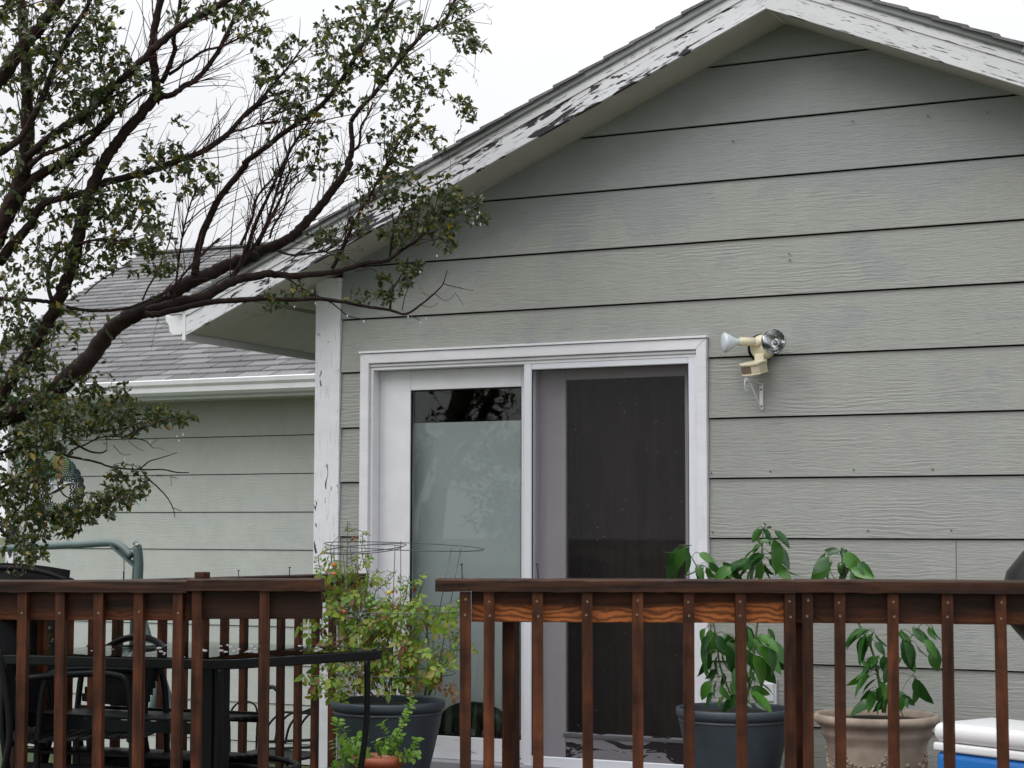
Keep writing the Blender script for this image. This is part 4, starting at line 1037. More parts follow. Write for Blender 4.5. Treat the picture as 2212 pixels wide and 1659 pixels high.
# (points, width px at start / end, distance start / end)
LIMBS = [
 (ZC((-560, 2900), (-300, 2500), (-80, 2150))+ZC((350, 1950), (520, 1800), (700, 1640), (850, 1440), (1000, 1290), (1150, 1215), (1330, 1120), (1500, 1000), (1700, 900), (1900, 820), (2100, 745))+ZD((140, 735), (250, 690), (450, 600), (600, 470), (750, 290), (880, 120), (970, -20))+ZB((950, 1360), (985, 1240), (975, 1010)), 44, 10, 8.1, 8.45),
 (ZB((975, 1010), (1060, 890), (1150, 800), (1270, 650), (1400, 470), (1500, 360), (1600, 260), (1730, 200), (1800, 90), (1850, -40)), 10, 6, 8.45, 8.5),
 (ZB((975, 1260), (1045, 1200), (1060, 1050), (1120, 950), (1160, 850)), 6, 3, 8.42, 8.4),
 (ZC((1230, 1200), (1500, 1120), (1700, 1080), (1900, 965), (2050, 920), (2212, 890))+ZD((320, 890), (500, 905), (750, 885), (900, 860), (1100, 800), (1280, 775), (1400, 690), (1550, 590), (1700, 400), (1850, 330)), 22, 3, 8.15, 8.35),
 (ZC((1200, 1225), (1350, 1215), (1700, 1130), (2000, 1105), (2212, 1090))+ZD((200, 1085), (450, 1105), (700, 1095), (900, 1120), (1100, 1160), (1300, 1190), (1430, 1222), (1560, 1140), (1680, 1040), (1740, 970), (1775, 860)), 14, 1.5, 8.1, 8.25),
 (ZC((1900, 960), (2000, 800), (2060, 650), (2130, 450), (2212, 270))+ZB((480, 1230), (620, 1020), (650, 900)), 11, 3, 8.2, 8.3),
 (ZC((1960, 870), (2080, 700), (2212, 470))+ZB((470, 1250), (620, 1080), (700, 960)), 8, 2.5, 8.2, 8.25),
 (ZC((1620, 900), (1635, 760), (1665, 600), (1750, 400), (1830, 250), (1950, 100), (2040, -20))+ZB((100, 1350), (330, 1170), (560, 1000), (740, 860), (900, 660), (1000, 490), (1150, 260), (1330, 0), (1380, -80)), 16, 7, 8.2, 8.0),
 (ZC((-700, 2700), (-350, 2300), (-60, 1990), (100, 1750), (230, 1560), (330, 1400), (430, 1240), (510, 1050), (580, 880), (625, 700), (680, 440), (750, 200), (820, 50))+ZA((900, 1280), (1000, 1140), (1180, 930), (1310, 780)), 30, 21, 7.9, 7.8),
 (ZA((1310, 790), (1285, 620), (1265, 400), (1290, 200), (1340, -40)), 19, 14, 7.8, 7.75),
 (ZA((1310, 800), (1420, 790), (1520, 720), (1640, 650), (1760, 500), (1850, 350), (1920, 200), (1990, 60), (2050, -60)), 13, 7, 7.8, 7.9),
 (ZA((1340, 690), (1400, 560), (1450, 400), (1440, 330), (1480, 120), (1500, -50)), 11, 7, 7.8, 7.7),
 (ZA((1400, 620), (1600, 480), (1700, 420), (1850, 380), (2000, 310), (2212, 225)), 7, 3, 7.8, 7.9),
 (ZA((790, 1570), (880, 1510), (1100, 1460), (1300, 1400), (1450, 1340), (1600, 1290), (1750, 1220), (1900, 1100), (2020, 965), (2212, 800))+ZB((90, 970), (250, 800), (330, 700), (420, 600), (540, 440), (620, 330)), 16, 3, 7.85, 8.0),
 (ZA((1640, 1280), (1830, 1140), (1960, 1080))+ZB((60, 1080), (200, 1030), (330, 960), (450, 860)), 5, 2, 7.95, 8.0),
 (ZC((0, 800), (100, 650), (250, 480), (340, 330), (430, 285), (700, 215), (800, 190)), 22, 9, 7.9, 7.85),
 (ZC((-500, 2500), (-350, 1600), (-150, 900), (0, 500), (130, 250), (190, 50))+ZA((190, 1450), (220, 1150), (230, 900), (220, 600), (200, 300), (170, 0), (160, -60)), 44, 16, 7.9, 7.8),
 (ZA((230, 1300), (400, 1150), (560, 1040), (720, 940), (850, 800), (960, 710), (1100, 580), (1250, 430), (1380, 310), (1520, 210), (1700, 110), (1950, -40)), 17, 14, 7.8, 7.6),
 (ZA((240, 1390), (350, 1290), (480, 1240), (620, 1170), (800, 1060), (980, 930), (1180, 770)), 11, 5, 7.8, 7.75),
 (ZA((150, 1600), (350, 1440), (500, 1370), (600, 1310), (720, 1190), (850, 1060), (950, 960)), 23, 9, 7.85, 7.9),
 (ZA((-60, 1300), (60, 1230), (180, 1130), (270, 980), (340, 830), (430, 620), (500, 450), (590, 270), (700, 100), (760, -40)), 16, 9, 7.6, 7.6),
 (ZA((-60, 720), (60, 580), (150, 440), (270, 300), (380, 160), (520, -40)), 30, 22, 7.5, 7.5),
 (ZA((-40, 180), (60, 60), (120, -40)), 14, 10, 7.4, 7.4),
 (ZA((860, 760), (870, 640), (830, 480), (810, 300), (790, 150)), 5, 3, 7.7, 7.7),
 (ZC((-40, 1095), (300, 1110), (430, 1130), (560, 1165), (700, 1190), (850, 1195), (1050, 1175), (1200, 1120), (1380, 1040), (1470, 960), (1600, 800), (1720, 680), (1820, 590)), 9, 3, 7.8, 8.0),
 (ZC((430, 1120), (400, 980), (420, 800), (500, 700), (650, 640), (850, 600), (1000, 625), (1100, 590)), 9, 4, 7.8, 7.8),
 (ZC((700, 1060), (800, 970), (950, 870), (1070, 820)), 3, 2, 7.9, 7.9),
 (ZC((1180, 1110), (1230, 1000), (1300, 880), (1350, 750), (1400, 640), (1440, 430), (1465, 270)), 4, 2, 8.1, 8.1),
 (ZC((1440, 1110), (1470, 900), (1500, 650), (1540, 450), (1590, 280), (1640, 160)), 5, 2.5, 8.15, 8.15),
 (ZC((1910, 900), (1915, 600), (1950, 300), (1985, 100)), 2.5, 1.5, 8.2, 8.2),
 (ZC((2010, 800), (2040, 550), (2065, 260)), 2, 1.5, 8.2, 8.2), (ZC((1990, 850), (2060, 500), (2155, 80)), 2.5, 1.5, 8.2, 8.2),
 (ZD((60, 650), (150, 450), (200, 250), (330, 90), (370, 20)), 6, 3, 8.2, 8.25), (ZD((200, 660), (300, 450), (400, 250), (430, 130), (500, -20)), 7, 4, 8.25, 8.3),
 (ZD((300, 600), (330, 500), (420, 350), (470, 200), (620, 60), (680, -40)), 5, 2, 8.3, 8.3),
 (ZD((820, 850), (900, 690), (960, 560), (1040, 400), (1140, 230), (1200, 120), (1290, -20))+ZB((1230, 1480), (1300, 1320), (1400, 1150)), 8, 3, 8.3, 8.35),
 (ZD((370, 700), (500, 735), (650, 715), (770, 700), (880, 620), (920, 560), (960, 420)), 5, 2, 8.25, 8.3),
 (ZD((330, 870), (450, 930), (600, 1030), (780, 1110), (880, 1180), (950, 1235), (1090, 1270)), 5, 1.5, 8.2, 8.2),
 (ZD((1290, 790), (1310, 650), (1330, 500), (1320, 380)), 6, 3, 8.35, 8.4),
 (ZD((1300, 1180), (1320, 1030), (1370, 940), (1410, 870)), 5, 2, 8.25, 8.3), (ZD((1400, 1190), (1430, 1060), (1490, 920)), 2.5, 1.5, 8.25, 8.3),
 (ZD((1000, 870), (1150, 850), (1250, 930), (1330, 980)), 2, 1.5, 8.3, 8.3),
 (ZD((1740, 970), (1850, 1000), (1990, 1030)), 2, 1, 8.25, 8.25), (ZD((1680, 1060), (1750, 1110), (1810, 1090)), 1.5, 1, 8.25, 8.25), (ZD((1430, 1222), (1520, 1260), (1560, 1290)), 2, 1, 8.25, 8.25),
 (ZD((1560, 1150), (1640, 1165), (1700, 1130)), 1.5, 1, 8.25, 8.25),
 (ZF((-100, 640), (0, 590), (200, 545), (400, 520), (600, 550), (750, 620), (900, 650), (1080, 690), (1250, 745), (1550, 770), (1800, 770), (1950, 800), (2090, 805)), 7, 2, 7.9, 8.1),
 (ZF((1550, 765), (1650, 680), (1800, 635), (1960, 580)), 3.5, 1.5, 8.05, 8.1), (ZF((1570, 785), (1650, 880), (1740, 960), (1850, 1080), (1915, 1200), (1935, 1300)), 4, 1.5, 8.05, 8.1), (ZF((1910, 1190), (2010, 1230)), 2, 1, 8.1, 8.1),
 (ZF((750, 610), (830, 540), (950, 490), (1130, 410), (1400, 410), (1600, 450), (1690, 530)), 4.5, 1.5, 8.0, 8.0),
 (ZF((680, 400), (780, 430), (880, 510), (1000, 570), (1110, 585), (1180, 560)), 6, 3, 7.9, 7.95),
 (ZF((1390, 400), (1600, 300), (1830, 250), (2000, 200), (2100, 150)), 3, 1.5, 8, 8), (ZF((1300, 330), (1500, 280), (1700, 240)), 2.5, 1.5, 8, 8),
 (ZF((1420, 450), (1500, 520), (1590, 565)), 1.5, 1, 8, 8), (ZF((1250, 500), (1350, 600), (1450, 605)), 1.5, 1, 8, 8), (ZF((1250, 725), (1320, 700), (1460, 715)), 1.5, 1, 8, 8),
 (ZF((-100, 1000), (150, 900), (300, 700), (420, 560)), 6, 4, 7.7, 7.8), (ZF((640, 960), (720, 1060), (850, 1110), (1000, 1150), (1180, 1120), (1400, 1060)), 3.5, 1.5, 7.75, 7.8),
 (ZF((400, 560), (430, 800), (300, 1100), (260, 1300)), 4, 2, 7.7, 7.7), (ZF((260, 1300), (420, 1320), (560, 1250), (720, 1220), (900, 1250), (1100, 1300)), 3, 1.5, 7.7, 7.8),
 (ZF((-150, 900), (-60, 1300), (60, 1500), (200, 1620)), 5, 3, 7.6, 7.6), (ZF((620, 0), (590, 200), (640, 330)), 2.5, 1.5, 7.7, 7.7), (ZF((410, 0), (420, 200), (400, 420)), 4, 2, 7.7, 7.7),
]
tbase = D(-190, 1640, 7.95); tbase[2] = 0
tree = tag(empty('broadleaf_tree', tuple(tbase)), 'dark wet many stemmed tree with small leaves leaning in from the left over the railing', 'tree')
tb3 = Vector(tbase)
NP, NR = [], []                    # skeleton nodes
def rel(p): return Vector(p)-tb3
for li, (pts, w0, w1, d0, d1) in enumerate(LIMBS):
    n = len(pts); arr = []
    for i, (x, y) in enumerate(pts):
        f_ = i/(n-1); d = d0+(d1-d0)*f_; arr.append(D(x, y, d))
    sp = spline(arr, 6); m_ = len(sp)
    ws = []
    for i, p in enumerate(sp):
        f_ = i/(m_-1); w = (w0+(w1-w0)*f_**1.05)*1.06
        r_ = w/2*depth(p)/FPX*(1+.035*math.sin(i*1.3+li)+.035*random.uniform(-1, 1)); ws.append(max(r_, .0007))
        q = p+rng.normal(0, 1, 3)*min(.003, r_*.10); sp[i] = q
        NP.append(q); NR.append(r_)
    big = w0 >= 9
    o = MB().tube([rel(p) for p in sp], ws, 10 if big else 6)
    o = o.build('limb' if big else 'branch', m_bark if w0 >= 5 else m_twig, tree, True)
# straight young shoots springing from the limbs, as on a neglected shrub
shoots = []
for li, (pts, w0, w1, d0, d1) in enumerate(LIMBS):
    if w0 < 5: continue
    arr = np.array(pts, float); seg = np.hypot(*(arr[1:]-arr[:-1]).T); tot = seg.sum(); cum = np.concatenate([[0], np.cumsum(seg)])
    for _ in range(int(tot/8.5)):
        u = random.uniform(.12, .97)*tot; i = min(int(np.searchsorted(cum, u))-1, len(seg)-1); i = max(i, 0)
        f_ = (u-cum[i])/max(seg[i], 1e-6); x, y = arr[i]+(arr[i+1]-arr[i])*f_
        if not (-60 < x < 1050 and -40 < y < 640): continue
        if y > 560 and x > 420: continue
        tx, ty = (arr[i+1]-arr[i])/max(seg[i], 1e-6); a = math.atan2(-ty, tx)+random.choice((-1, 1))*random.uniform(.25, .95)
        a = a*.72+math.radians(72)*.28
        Ls = random.lognormvariate(math.log(70), .5); Ls = min(Ls, 190); dd = d0+(d1-d0)*u/tot
        bend = random.uniform(-.25, .25); p2 = []; k_ = 4
        for j in range(k_+1):
            v_ = j/k_; aa = a+bend*v_; p2.append(D(x+math.cos(aa)*Ls*v_+random.gauss(0, 1.2)*(j > 0), y-math.sin(aa)*Ls*v_+random.gauss(0, 1.2)*(j > 0), dd+random.gauss(0, .02)*j))
        r0 = random.uniform(.0012, .0030)*(Ls/80)**.4
        shoots.append((p2, r0))
shm_ = MB()
for p2, r0 in shoots:
    shm_.tube([rel(p) for p in p2], [r0*(1-.17*j) for j in range(5)], 5, False)
    for p in p2[1:]: NP.append(p); NR.append(r0)
tag(shm_.build('shoots', m_twig, tree, True), kind='stuff')
# trunk flare where the stems meet the ground
a_, b_, c_ = D(*ZC((-560, 2900))[0], 8.1), D(*ZC((-700, 2700))[0], 7.9), D(*ZC((-500, 2500))[0], 7.9)
tr = MB()
for q in (a_, b_, c_):
    pts = spline([q+np.array([.0, 0, .02]), (q*.5+tbase*.5)+np.array([0, 0, .12]), tbase+np.array([0, 0, .12]), tbase-np.array([0, 0, .25])], 5)
    tr.tube([rel(p) for p in pts], [.055+.05*(i/len(pts)) for i in range(len(pts))], 12)
tr.build('trunk', m_bark, tree, True)

# foliage clumps: (x, y, rx, ry, twigs)
CL = [(30,700,60,50,22),(60,900,70,60,34),(120,800,60,40,18),(20,1000,60,60,24),(50,1080,60,60,24),(110,930,70,40,20),(20,1290,40,50,14),(15,1370,50,50,20),(25,1460,60,55,20),(60,1420,60,60,18),(40,1540,60,50,14),(90,1330,40,50,8),(-20,1420,40,120,14),(20,850,60,60,20),(10,930,60,60,24),(50,960,60,40,16),(50,60,75,70,40),(150,70,70,75,42),(205,55,55,60,30),(60,150,60,50,22),(120,190,80,45,26),(190,170,55,50,28),(210,110,40,55,22),(60,270,55,35,12),(150,262,60,35,22),(200,225,45,35,18),(20,30,40,60,20),(110,120,40,70,16),(20,180,25,30,8),
 (50,430,60,45,26),(130,450,65,45,30),(200,470,55,45,28),(250,440,50,45,28),(305,430,45,40,24),(330,480,40,50,26),(100,540,65,35,22),(200,555,75,35,28),(280,555,55,35,26),(320,520,35,40,18),(335,572,25,30,14),(50,600,55,35,20),(130,600,60,30,18),(0,520,30,60,12),(20,640,40,30,10),(240,510,40,40,14),(370,560,22,50,10),(290,480,60,60,14),
 (40,760,50,55,30),(100,740,50,50,24),(150,690,35,45,12),(60,840,65,45,34),(150,860,75,40,40),(230,880,70,35,38),(300,890,55,30,32),(360,900,45,22,22),(395,905,30,15,12),(190,925,75,22,24),(100,900,80,40,24),(290,930,40,18,8),(20,700,35,40,16),(270,830,25,20,4),(200,800,30,20,3),(340,650,30,15,3),(235,700,35,25,4),
 (40,1010,50,60,34),(30,1110,45,50,32),(55,1190,50,35,30),(100,980,45,35,20),(90,1060,30,60,16),(70,1140,40,40,18),(190,1080,40,28,20),(130,1135,45,25,18),(270,1045,45,38,30),(240,1085,45,24,22),(160,1120,40,25,14),(300,1060,30,20,10),(190,1115,60,16,10),
 (430,30,70,28,18),(530,45,45,38,22),(560,85,22,18,8),(500,25,60,25,14),(273,146,32,38,18),(240,200,40,35,18),(221,225,50,38,24),(300,175,15,30,8),(320,170,20,25,7),(345,205,25,12,5),(350,325,45,22,24),(395,345,25,22,10),(395,262,18,12,3),(455,365,28,18,7),(400,385,20,25,8),(435,395,30,30,10),(180,345,40,25,10),(120,330,40,25,8),(275,370,35,22,10),(325,375,35,20,12),(400,410,35,20,9),(130,370,35,22,8),(20,300,30,30,6),(20,360,30,15,4),
 (590,140,34,28,20),(620,190,40,36,22),(568,168,25,18,8),(640,240,40,28,18),(718,85,38,55,34),(762,60,40,45,26),(800,110,45,50,30),(840,40,30,30,16),(880,45,25,30,12),(850,100,30,40,18),(615,255,38,26,14),(700,180,40,38,22),(640,110,35,25,9),(780,15,50,15,10),(985,40,30,26,14),(1005,85,36,25,26),(1035,105,20,14,8),(1000,10,20,14,6),(905,195,45,28,24),(960,165,22,18,10),(1005,230,24,20,14),(1020,245,12,18,5),(880,220,40,30,18),(850,285,42,32,24),(862,330,36,36,26),(900,280,25,18,8),(925,285,18,16,6),(940,305,14,14,4),(690,285,32,25,14),(680,335,30,18,10),(590,372,18,12,3),(665,372,30,18,10),(725,365,22,14,6),(790,370,40,22,12),(845,385,48,22,20),(740,170,30,40,12),(820,160,40,35,14),(850,140,40,30,12),(885,130,25,25,8),(760,130,25,25,9),(730,225,25,14,7),(560,300,40,10,2),(930,60,25,30,9),(820,220,50,18,7),
 (820,430,48,24,20),(880,425,45,35,30),(955,425,38,42,36),(1005,440,38,26,22),(900,480,50,26,28),(960,490,45,24,26),(1042,477,16,9,8),(860,510,45,18,12),(965,525,25,14,12),(885,580,28,16,14),(900,570,14,10,6),(705,510,38,16,16),(770,490,30,16,12),(740,555,16,10,7),(800,640,48,10,14),(845,638,20,12,8),(873,612,12,10,4),(585,658,14,20,6),(640,630,34,14,9),(820,595,10,16,4),(690,520,20,12,5),(600,655,20,10,4)]
attr = []
for (x, y, rx, ry, n) in CL:
    for _ in range(int(n*(2.0 if x < 260 else 1.55))):
        a = random.uniform(0, 2*math.pi); r_ = math.sqrt(random.random())*1.08
        if random.random() < .12: r_ *= 1.25
        attr.append((x+rx*r_*math.cos(a), y+ry*r_*math.sin(a), 1))
BARE = [(350,330,60,110,26),(470,130,60,90,26),(560,440,90,80,30),(430,250,110,80,26),(660,330,90,80,34),(590,110,60,60,26),(830,80,70,70,24),(700,440,80,60,26),(930,330,60,50,24),(880,150,70,60,24),(980,150,50,50,12),(620,560,120,60,18),(560,640,140,40,10),(300,1000,80,50,8),(280,700,70,70,10),(760,560,80,60,14),(950,640,50,25,6),(120,420,120,200,30),(100,150,100,150,26),(1020,20,50,25,8),(770,300,60,60,20),(60,980,60,120,14),(520,320,60,60,14)]
for (x, y, rx, ry, n) in BARE:
    for _ in range(n): attr.append((random.uniform(x-rx, x+rx), random.uniform(y-ry, y+ry), 0))
NPa = np.array(NP); NRa = np.array(NR)
# screen coordinates of the nodes, so each clump hangs at the depth of the wood that carries it
def scr_xy(A):
    v = A-np.array([0, 0, G]); dz = v@cF; return np.stack([1106+FPX*(v@cR)/dz, 829.5-FPX*(v@cU)/dz, dz], 1)
nodes = scr_xy(NPa)
att = []
for (x, y, lf) in attr:
    d2_ = (nodes[:, 0]-x)**2+(nodes[:, 1]-y)**2; j = int(d2_.argmin()); att.append((math.sqrt(d2_[j]), x, y, lf, nodes[j, 2]+random.gauss(0, .10)))
att.sort()
cap_n = len(NP)+len(att)*4
PT = np.zeros((cap_n, 3)); PT[:len(NP)] = NPa; cnt = len(NP)
tw = MB(); tw_thin = []; leafpos = []
for dist_, x, y, lf, dd in att:
    if y > 560 and x > 640: dd = min(dd, 8.5)
    tgt = D(x, y, dd)
    diff = PT[:cnt]-tgt; j = int((diff**2).sum(1).argmin()); src = PT[j]
    L_t = np.linalg.norm(tgt-src)
    if L_t < .004: continue
    if L_t > .45 and lf == 0: continue
    k_ = 3; pts = [src]; side = rng.normal(0, 1, 3); side[2] += .6; 
    for i in range(1, k_+1):
        u = i/k_; p = src+(tgt-src)*u+side*L_t*.10*math.sin(math.pi*u)+rng.normal(0, 1, 3)*L_t*.035; pts.append(p)
    r0 = min(.0045, .0010+.010*L_t) if lf else min(.003, .0009+.006*L_t)
    tw.tube([rel(p) for p in pts], [r0*(1-.65*i/k_) for i in range(k_+1)], 4, False)
    for p in pts[1:]: PT[cnt] = p; cnt += 1
    dirn = (pts[-1]-pts[0])/L_t
    if lf:
        nl_ = random.choice((4, 5, 6, 7))
        for i in range(nl_):
            u = .25+.75*(i+.5)/nl_; s_ = u*k_; a_i = min(int(s_), k_-1); p = pts[a_i]+(pts[a_i+1]-pts[a_i])*(s_-a_i)
            sd_ = rng.normal(0, 1, 3); sd_ /= np.linalg.norm(sd_)
            d_ = dirn*.5+sd_*.9+np.array([0, 0, .0]); leafpos.append((p, d_, random.lognormvariate(math.log(.0220), .36)))
    elif random.random() < .5:
        # little forked tips on bare twigs
        for _ in range(2):
            e = pts[-1]+(dirn*.7+rng.normal(0, .45, 3))*random.uniform(.015, .05); tw.tube([rel(pts[-1]), rel(e)], [.0009, .0006], 3, False)
tag(tw.build('twigs', m_twig, tree, True), kind='stuff')
lm = leaf_mesh('leaf', m_leaf, w=.56, seg=2); lme = lm.mesh('leaf'); lme.materials.append(m_leaf)
lv = np.array(lm.v)
# the 300 leaves that show largest become parts, the rest one mass
def showsize(t_):
    p, d_, s_ = t_; v = p-np.array([0, 0, G]); dz = v@cF; sx = 1106+FPX*(v@cR)/dz; sy = 829.5-FPX*(v@cU)/dz
    return s_/dz if (0 < sx < 2212 and 0 < sy < 1240) else 0
leafpos.sort(key=showsize, reverse=True)
fol = MB(); fv = []; ff = []
for i, (p, d_, s_) in enumerate(leafpos):
    nrm = Vector((random.gauss(0, .8), random.gauss(-.2, .8), random.gauss(.6, .6)))
    m3 = frame_of(d_, nrm)
    s_ = min(s_, .045)
    if i < 300:
        mt = Matrix.Translation(rel(p)) @ m3.to_4x4() @ Matrix.Scale(s_, 4); inst('leaf', lme, tree, mt)
    else:
        A_ = np.array(m3)*s_; pv = lv@A_.T+(np.asarray(p)-tbase); b0 = len(fv); fv.extend(map(tuple, pv)); ff.extend(tuple(q+b0 for q in f) for f in lm.f)
fol.v, fol.f = fv, ff
tag(fol.build('foliage', m_leaf, tree), kind='stuff')
# rain drops hanging on the twigs
dm = MB(); blob(dm, (0, 0, 0), 1, 8); dme = dm.mesh('water_drop'); dme.materials.append(m_bead)
dme.polygons.foreach_set('use_smooth', [True]*len(dme.polygons))
for (x, y) in ZF((750, 205), (655, 265), (670, 428), (985, 360), (1535, 237), (1880, 192), (1424, 262), (1366, 362), (2023, 380), (1957, 400), (1977, 450), (1660, 458), (1376, 648), (940, 762), (632, 765), (920, 655), (405, 475), (300, 245), (340, 68), (1615, 1148))+ZD((682, 1135), (507, 1162), (945, 1237), (1083, 1283), (1450, 1243), (1601, 1261), (1551, 1291), (1689, 740), (1548, 873), (2042, 382), (2024, 418), (1990, 470), (2050, 480), (1925, 372)):
    o = inst('water_drop', dme, tree, Matrix.Translation(rel(D(x, y, 8.0)-np.array([0, 0, 0]))) @ Matrix.Diagonal((.0036, .0036, .0055, 1)))

# ================================================================== WIND SPINNER with a small bird at its centre
sc0 = D(127, 1061, 8.55)
spn = tag(empty('wind_spinner', tuple(sc0)), 'round iridescent metal wind spinner with a little bird inside, hanging in the tree', 'wind spinner')
t = NT('iridescent_metal'); lw = t.new('ShaderNodeTexCoord'); sp_ = t.new('ShaderNodeSeparateXYZ'); t.link(lw.outputs['Object'], sp_.inputs[0])
an = t.math('ARCTAN2', sp_.outputs[2], sp_.outputs[0]); an = t.math('ABSOLUTE', t.math('SINE', an))
irc = t.ramp(an, [(0, (.08, .07, .02)), (.2, (.015, .02, .03)), (.55, (.010, .028, .032)), (.84, (.015, .05, .05)), (.93, (.03, .12, .05)), (.975, (.14, .15, .02)), (1, (.26, .13, .02))])
t.set(irc, .5, .4); m_iri = t.m
nrings = 11; Rm = 82*depth(sc0)/FPX
yw = Matrix.Rotation(YAW, 4, 'Z')
for k in range(nrings):
    ro_ = Rm*(1-.062*k); ri_ = ro_-Rm*.050
    m_ = MB(); n = 48
    for i in range(n):
        a = 2*math.pi*i/n; zig = .005*(1 if i % 2 else -1)
        for rr_ in (ri_, ro_): m_.v.append(((rr_+zig)*math.cos(a), 0, (rr_+zig)*math.sin(a)))
    for i in range(n): j = (i+1) % n; m_.f.append((2*i, 2*i+1, 2*j+1, 2*j))
    o = m_.build('ring', m_iri, spn); so = o.modifiers.new('solid', 'SOLIDIFY'); so.thickness = .001
    o.matrix_local = yw @ Matrix.Rotation(math.radians(-50+9*k), 4, 'Z')
m_birdm = simple('brushed_steel', (.32, .33, .36), .3, .9)
bd = MB()
def bpt(*p): return [yw @ Vector((x, y, z)) for x, y, z in p]
bd.tube(bpt((-.055, 0, -.02), (-.02, 0, 0), (.015, 0, .022), (.035, 0, .033), (.048, 0, .036), (.075, 0, .040)), [.003, .011, .014, .009, .007, .0012], 8); bd.build('bird_body', m_birdm, spn, True)
wg = MB(); wg.add(bpt((-.01, -.004, .01), (.02, -.004, .02), (.028, -.02, .065), (.012, -.02, .06), (-.03, .004, .0), (-.052, .02, .055), (-.065, .02, .05)), [(0, 1, 2, 3), (0, 4, 6, 5)]); wg.build('bird_wing', m_birdm, spn)
sl_ = MB(); sl_.tube([(0, 0, Rm), (0, 0, Rm+.45)], .0008, 4); sl_.build('hanging_wire', m_black, spn)

# ================================================================== PEPPER PLANTS
pepm = []
for k in range(3):
    m_ = leaf_mesh('leaf', m_pepleaf, w=(.44, .50, .38)[k], fold=.16, curl=(.30, .48, .18)[k], seg=5, wave=.012); me = m_.mesh('leaf'); me.materials.append(m_pepleaf)
    me.polygons.foreach_set('use_smooth', [True]*len(me.polygons)); pepm.append(me)
def pepper(loc, label, Y, stems, leaves, fruits=()):
    r_ = tag(empty('pepper_plant', loc), label, 'pepper plant', 'pepper plants'); L0 = Vector(loc)
    nodes_ = []
    for pts in stems:
        w = pts[-1]; P3 = [Vector(P(x, y, Y+dy))-L0 for x, y, dy in pts[:-1]]; sp = spline([tuple(p) for p in P3], 5)
        MB().tube(sp, [w*(1-.6*i/len(sp)) for i in range(len(sp))], 7).build('stem', m_stem, r_, True); nodes_ += [Vector(p) for p in sp]
    pet = MB(); leaves = leaves+[(a+random.uniform(-9, 9), b+random.uniform(-9, 9), c+random.uniform(-16, 16), d+random.uniform(-8, 12)) for a, b, c, d in leaves if random.random() < .5]
    for (x, y, x2, y2) in leaves:             # base -> tip of every leaf
        dy = random.uniform(-.11, .05); a = Vector(P(x, y, Y+dy))-L0; b = Vector(P(x2, y2, Y+dy+random.uniform(-.035, .03)))-L0
        near = min(nodes_, key=lambda q: (q-a).length)
        if (near-a).length > .004:
            mid = (near+a)/2+Vector((0, 0, .012)); pet.tube(spline([tuple(near), tuple(mid), tuple(a)], 3), .0014, 4, False)
        s_ = (b-a).length*1.25
        nrm = Vector((random.gauss(0, .8), -.8+random.gauss(0, .6), random.gauss(.8, .4)))
        inst('leaf', random.choice(pepm), r_, Matrix.Translation(a) @ frame_of(b-a, nrm).to_4x4() @ Matrix.Scale(s_, 4))
    if pet.v: tag(pet.build('petioles', m_stem, r_, True), kind='stuff')
    for (x, y) in fruits:
        a = Vector(P(x, y, Y-.06))-L0; lathe_on('pepper', [(.003, .02), (.014, .016), (.018, .0), (.016, -.02), (.008, -.034), (0, -.038)], m_peppr, r_, tuple(a), (0, 0, 1), 12)
    return r_
def Z4(*q): return [(1404+x*.3652, 1116+y*.3652, 1404+x2*.3652, 1116+y2*.3652) for x, y, x2, y2 in q]
def Z4p(*q): return [(1404+x*.3652, 1116+y*.3652, d) for x, y, d in q]
lvA = Z4((205,180,160,290),(210,190,240,320),(230,180,130,250),(160,200,140,330),(200,185,240,165),(290,215,370,260),(270,300,290,360),(350,270,400,330),(300,290,240,360),(330,300,360,360),(430,290,480,350),(400,300,430,350),
  (665,75,600,130),(670,70,720,130),(690,65,712,60),(735,80,818,160),(665,130,700,150),(640,180,560,230),(655,170,600,200),(730,155,812,270),(700,210,745,240),(600,250,480,320),(620,260,520,350),(640,280,570,365),(660,270,640,360),(700,250,790,330),(720,270,820,360),(690,300,700,360),(560,280,420,330),(530,290,410,350),(480,300,380,360),(590,300,520,360),(760,260,822,365),(660,230,560,270),
  (330,660,285,740),(350,700,300,790),(350,740,290,880),(380,680,360,800),(400,700,440,800),(440,690,470,780),(470,700,490,800),(350,800,320,930),(400,820,380,930),(430,800,440,900),(470,780,490,900),(360,830,340,900),(560,780,600,880),(600,700,660,800),(640,700,740,760),(700,660,740,740),(660,780,770,910),(690,750,765,880),(610,820,695,960),(590,900,610,960),(640,980,725,1030),(600,1010,670,1100),(620,1000,660,1060),(360,970,305,1060),(400,960,370,1050),(430,980,420,1060),(480,980,500,1050),(380,1040,320,1110),(440,1060,400,1100),(520,1050,430,1130),(500,1060,480,1130),(590,1080,560,1130),(620,1080,670,1130),(440,930,430,1000),(400,900,350,950),(540,860,560,960),(500,900,530,1000),(560,650,590,760),(540,700,520,800))
pepper((potM[0], potM[1], DZ+hM*.95), 'taller leafy pepper plant growing in the slate blue pot beside the door', 7.75,
   [Z4p((560, 1150, 0), (600, 900, 0), (640, 600, .0), (655, 350, 0), (662, 200, 0), (670, 90, 0))+[.006], Z4p((520, 1150, .02), (420, 900, .02), (380, 650, 0), (300, 350, .0), (210, 180, 0))+[.005], Z4p((560, 1100, 0), (500, 800, 0), (560, 450, .02), (600, 280, .02))+[.004], Z4p((580, 1050, 0), (640, 850, -.03), (700, 720, -.04))+[.003]], lvA)
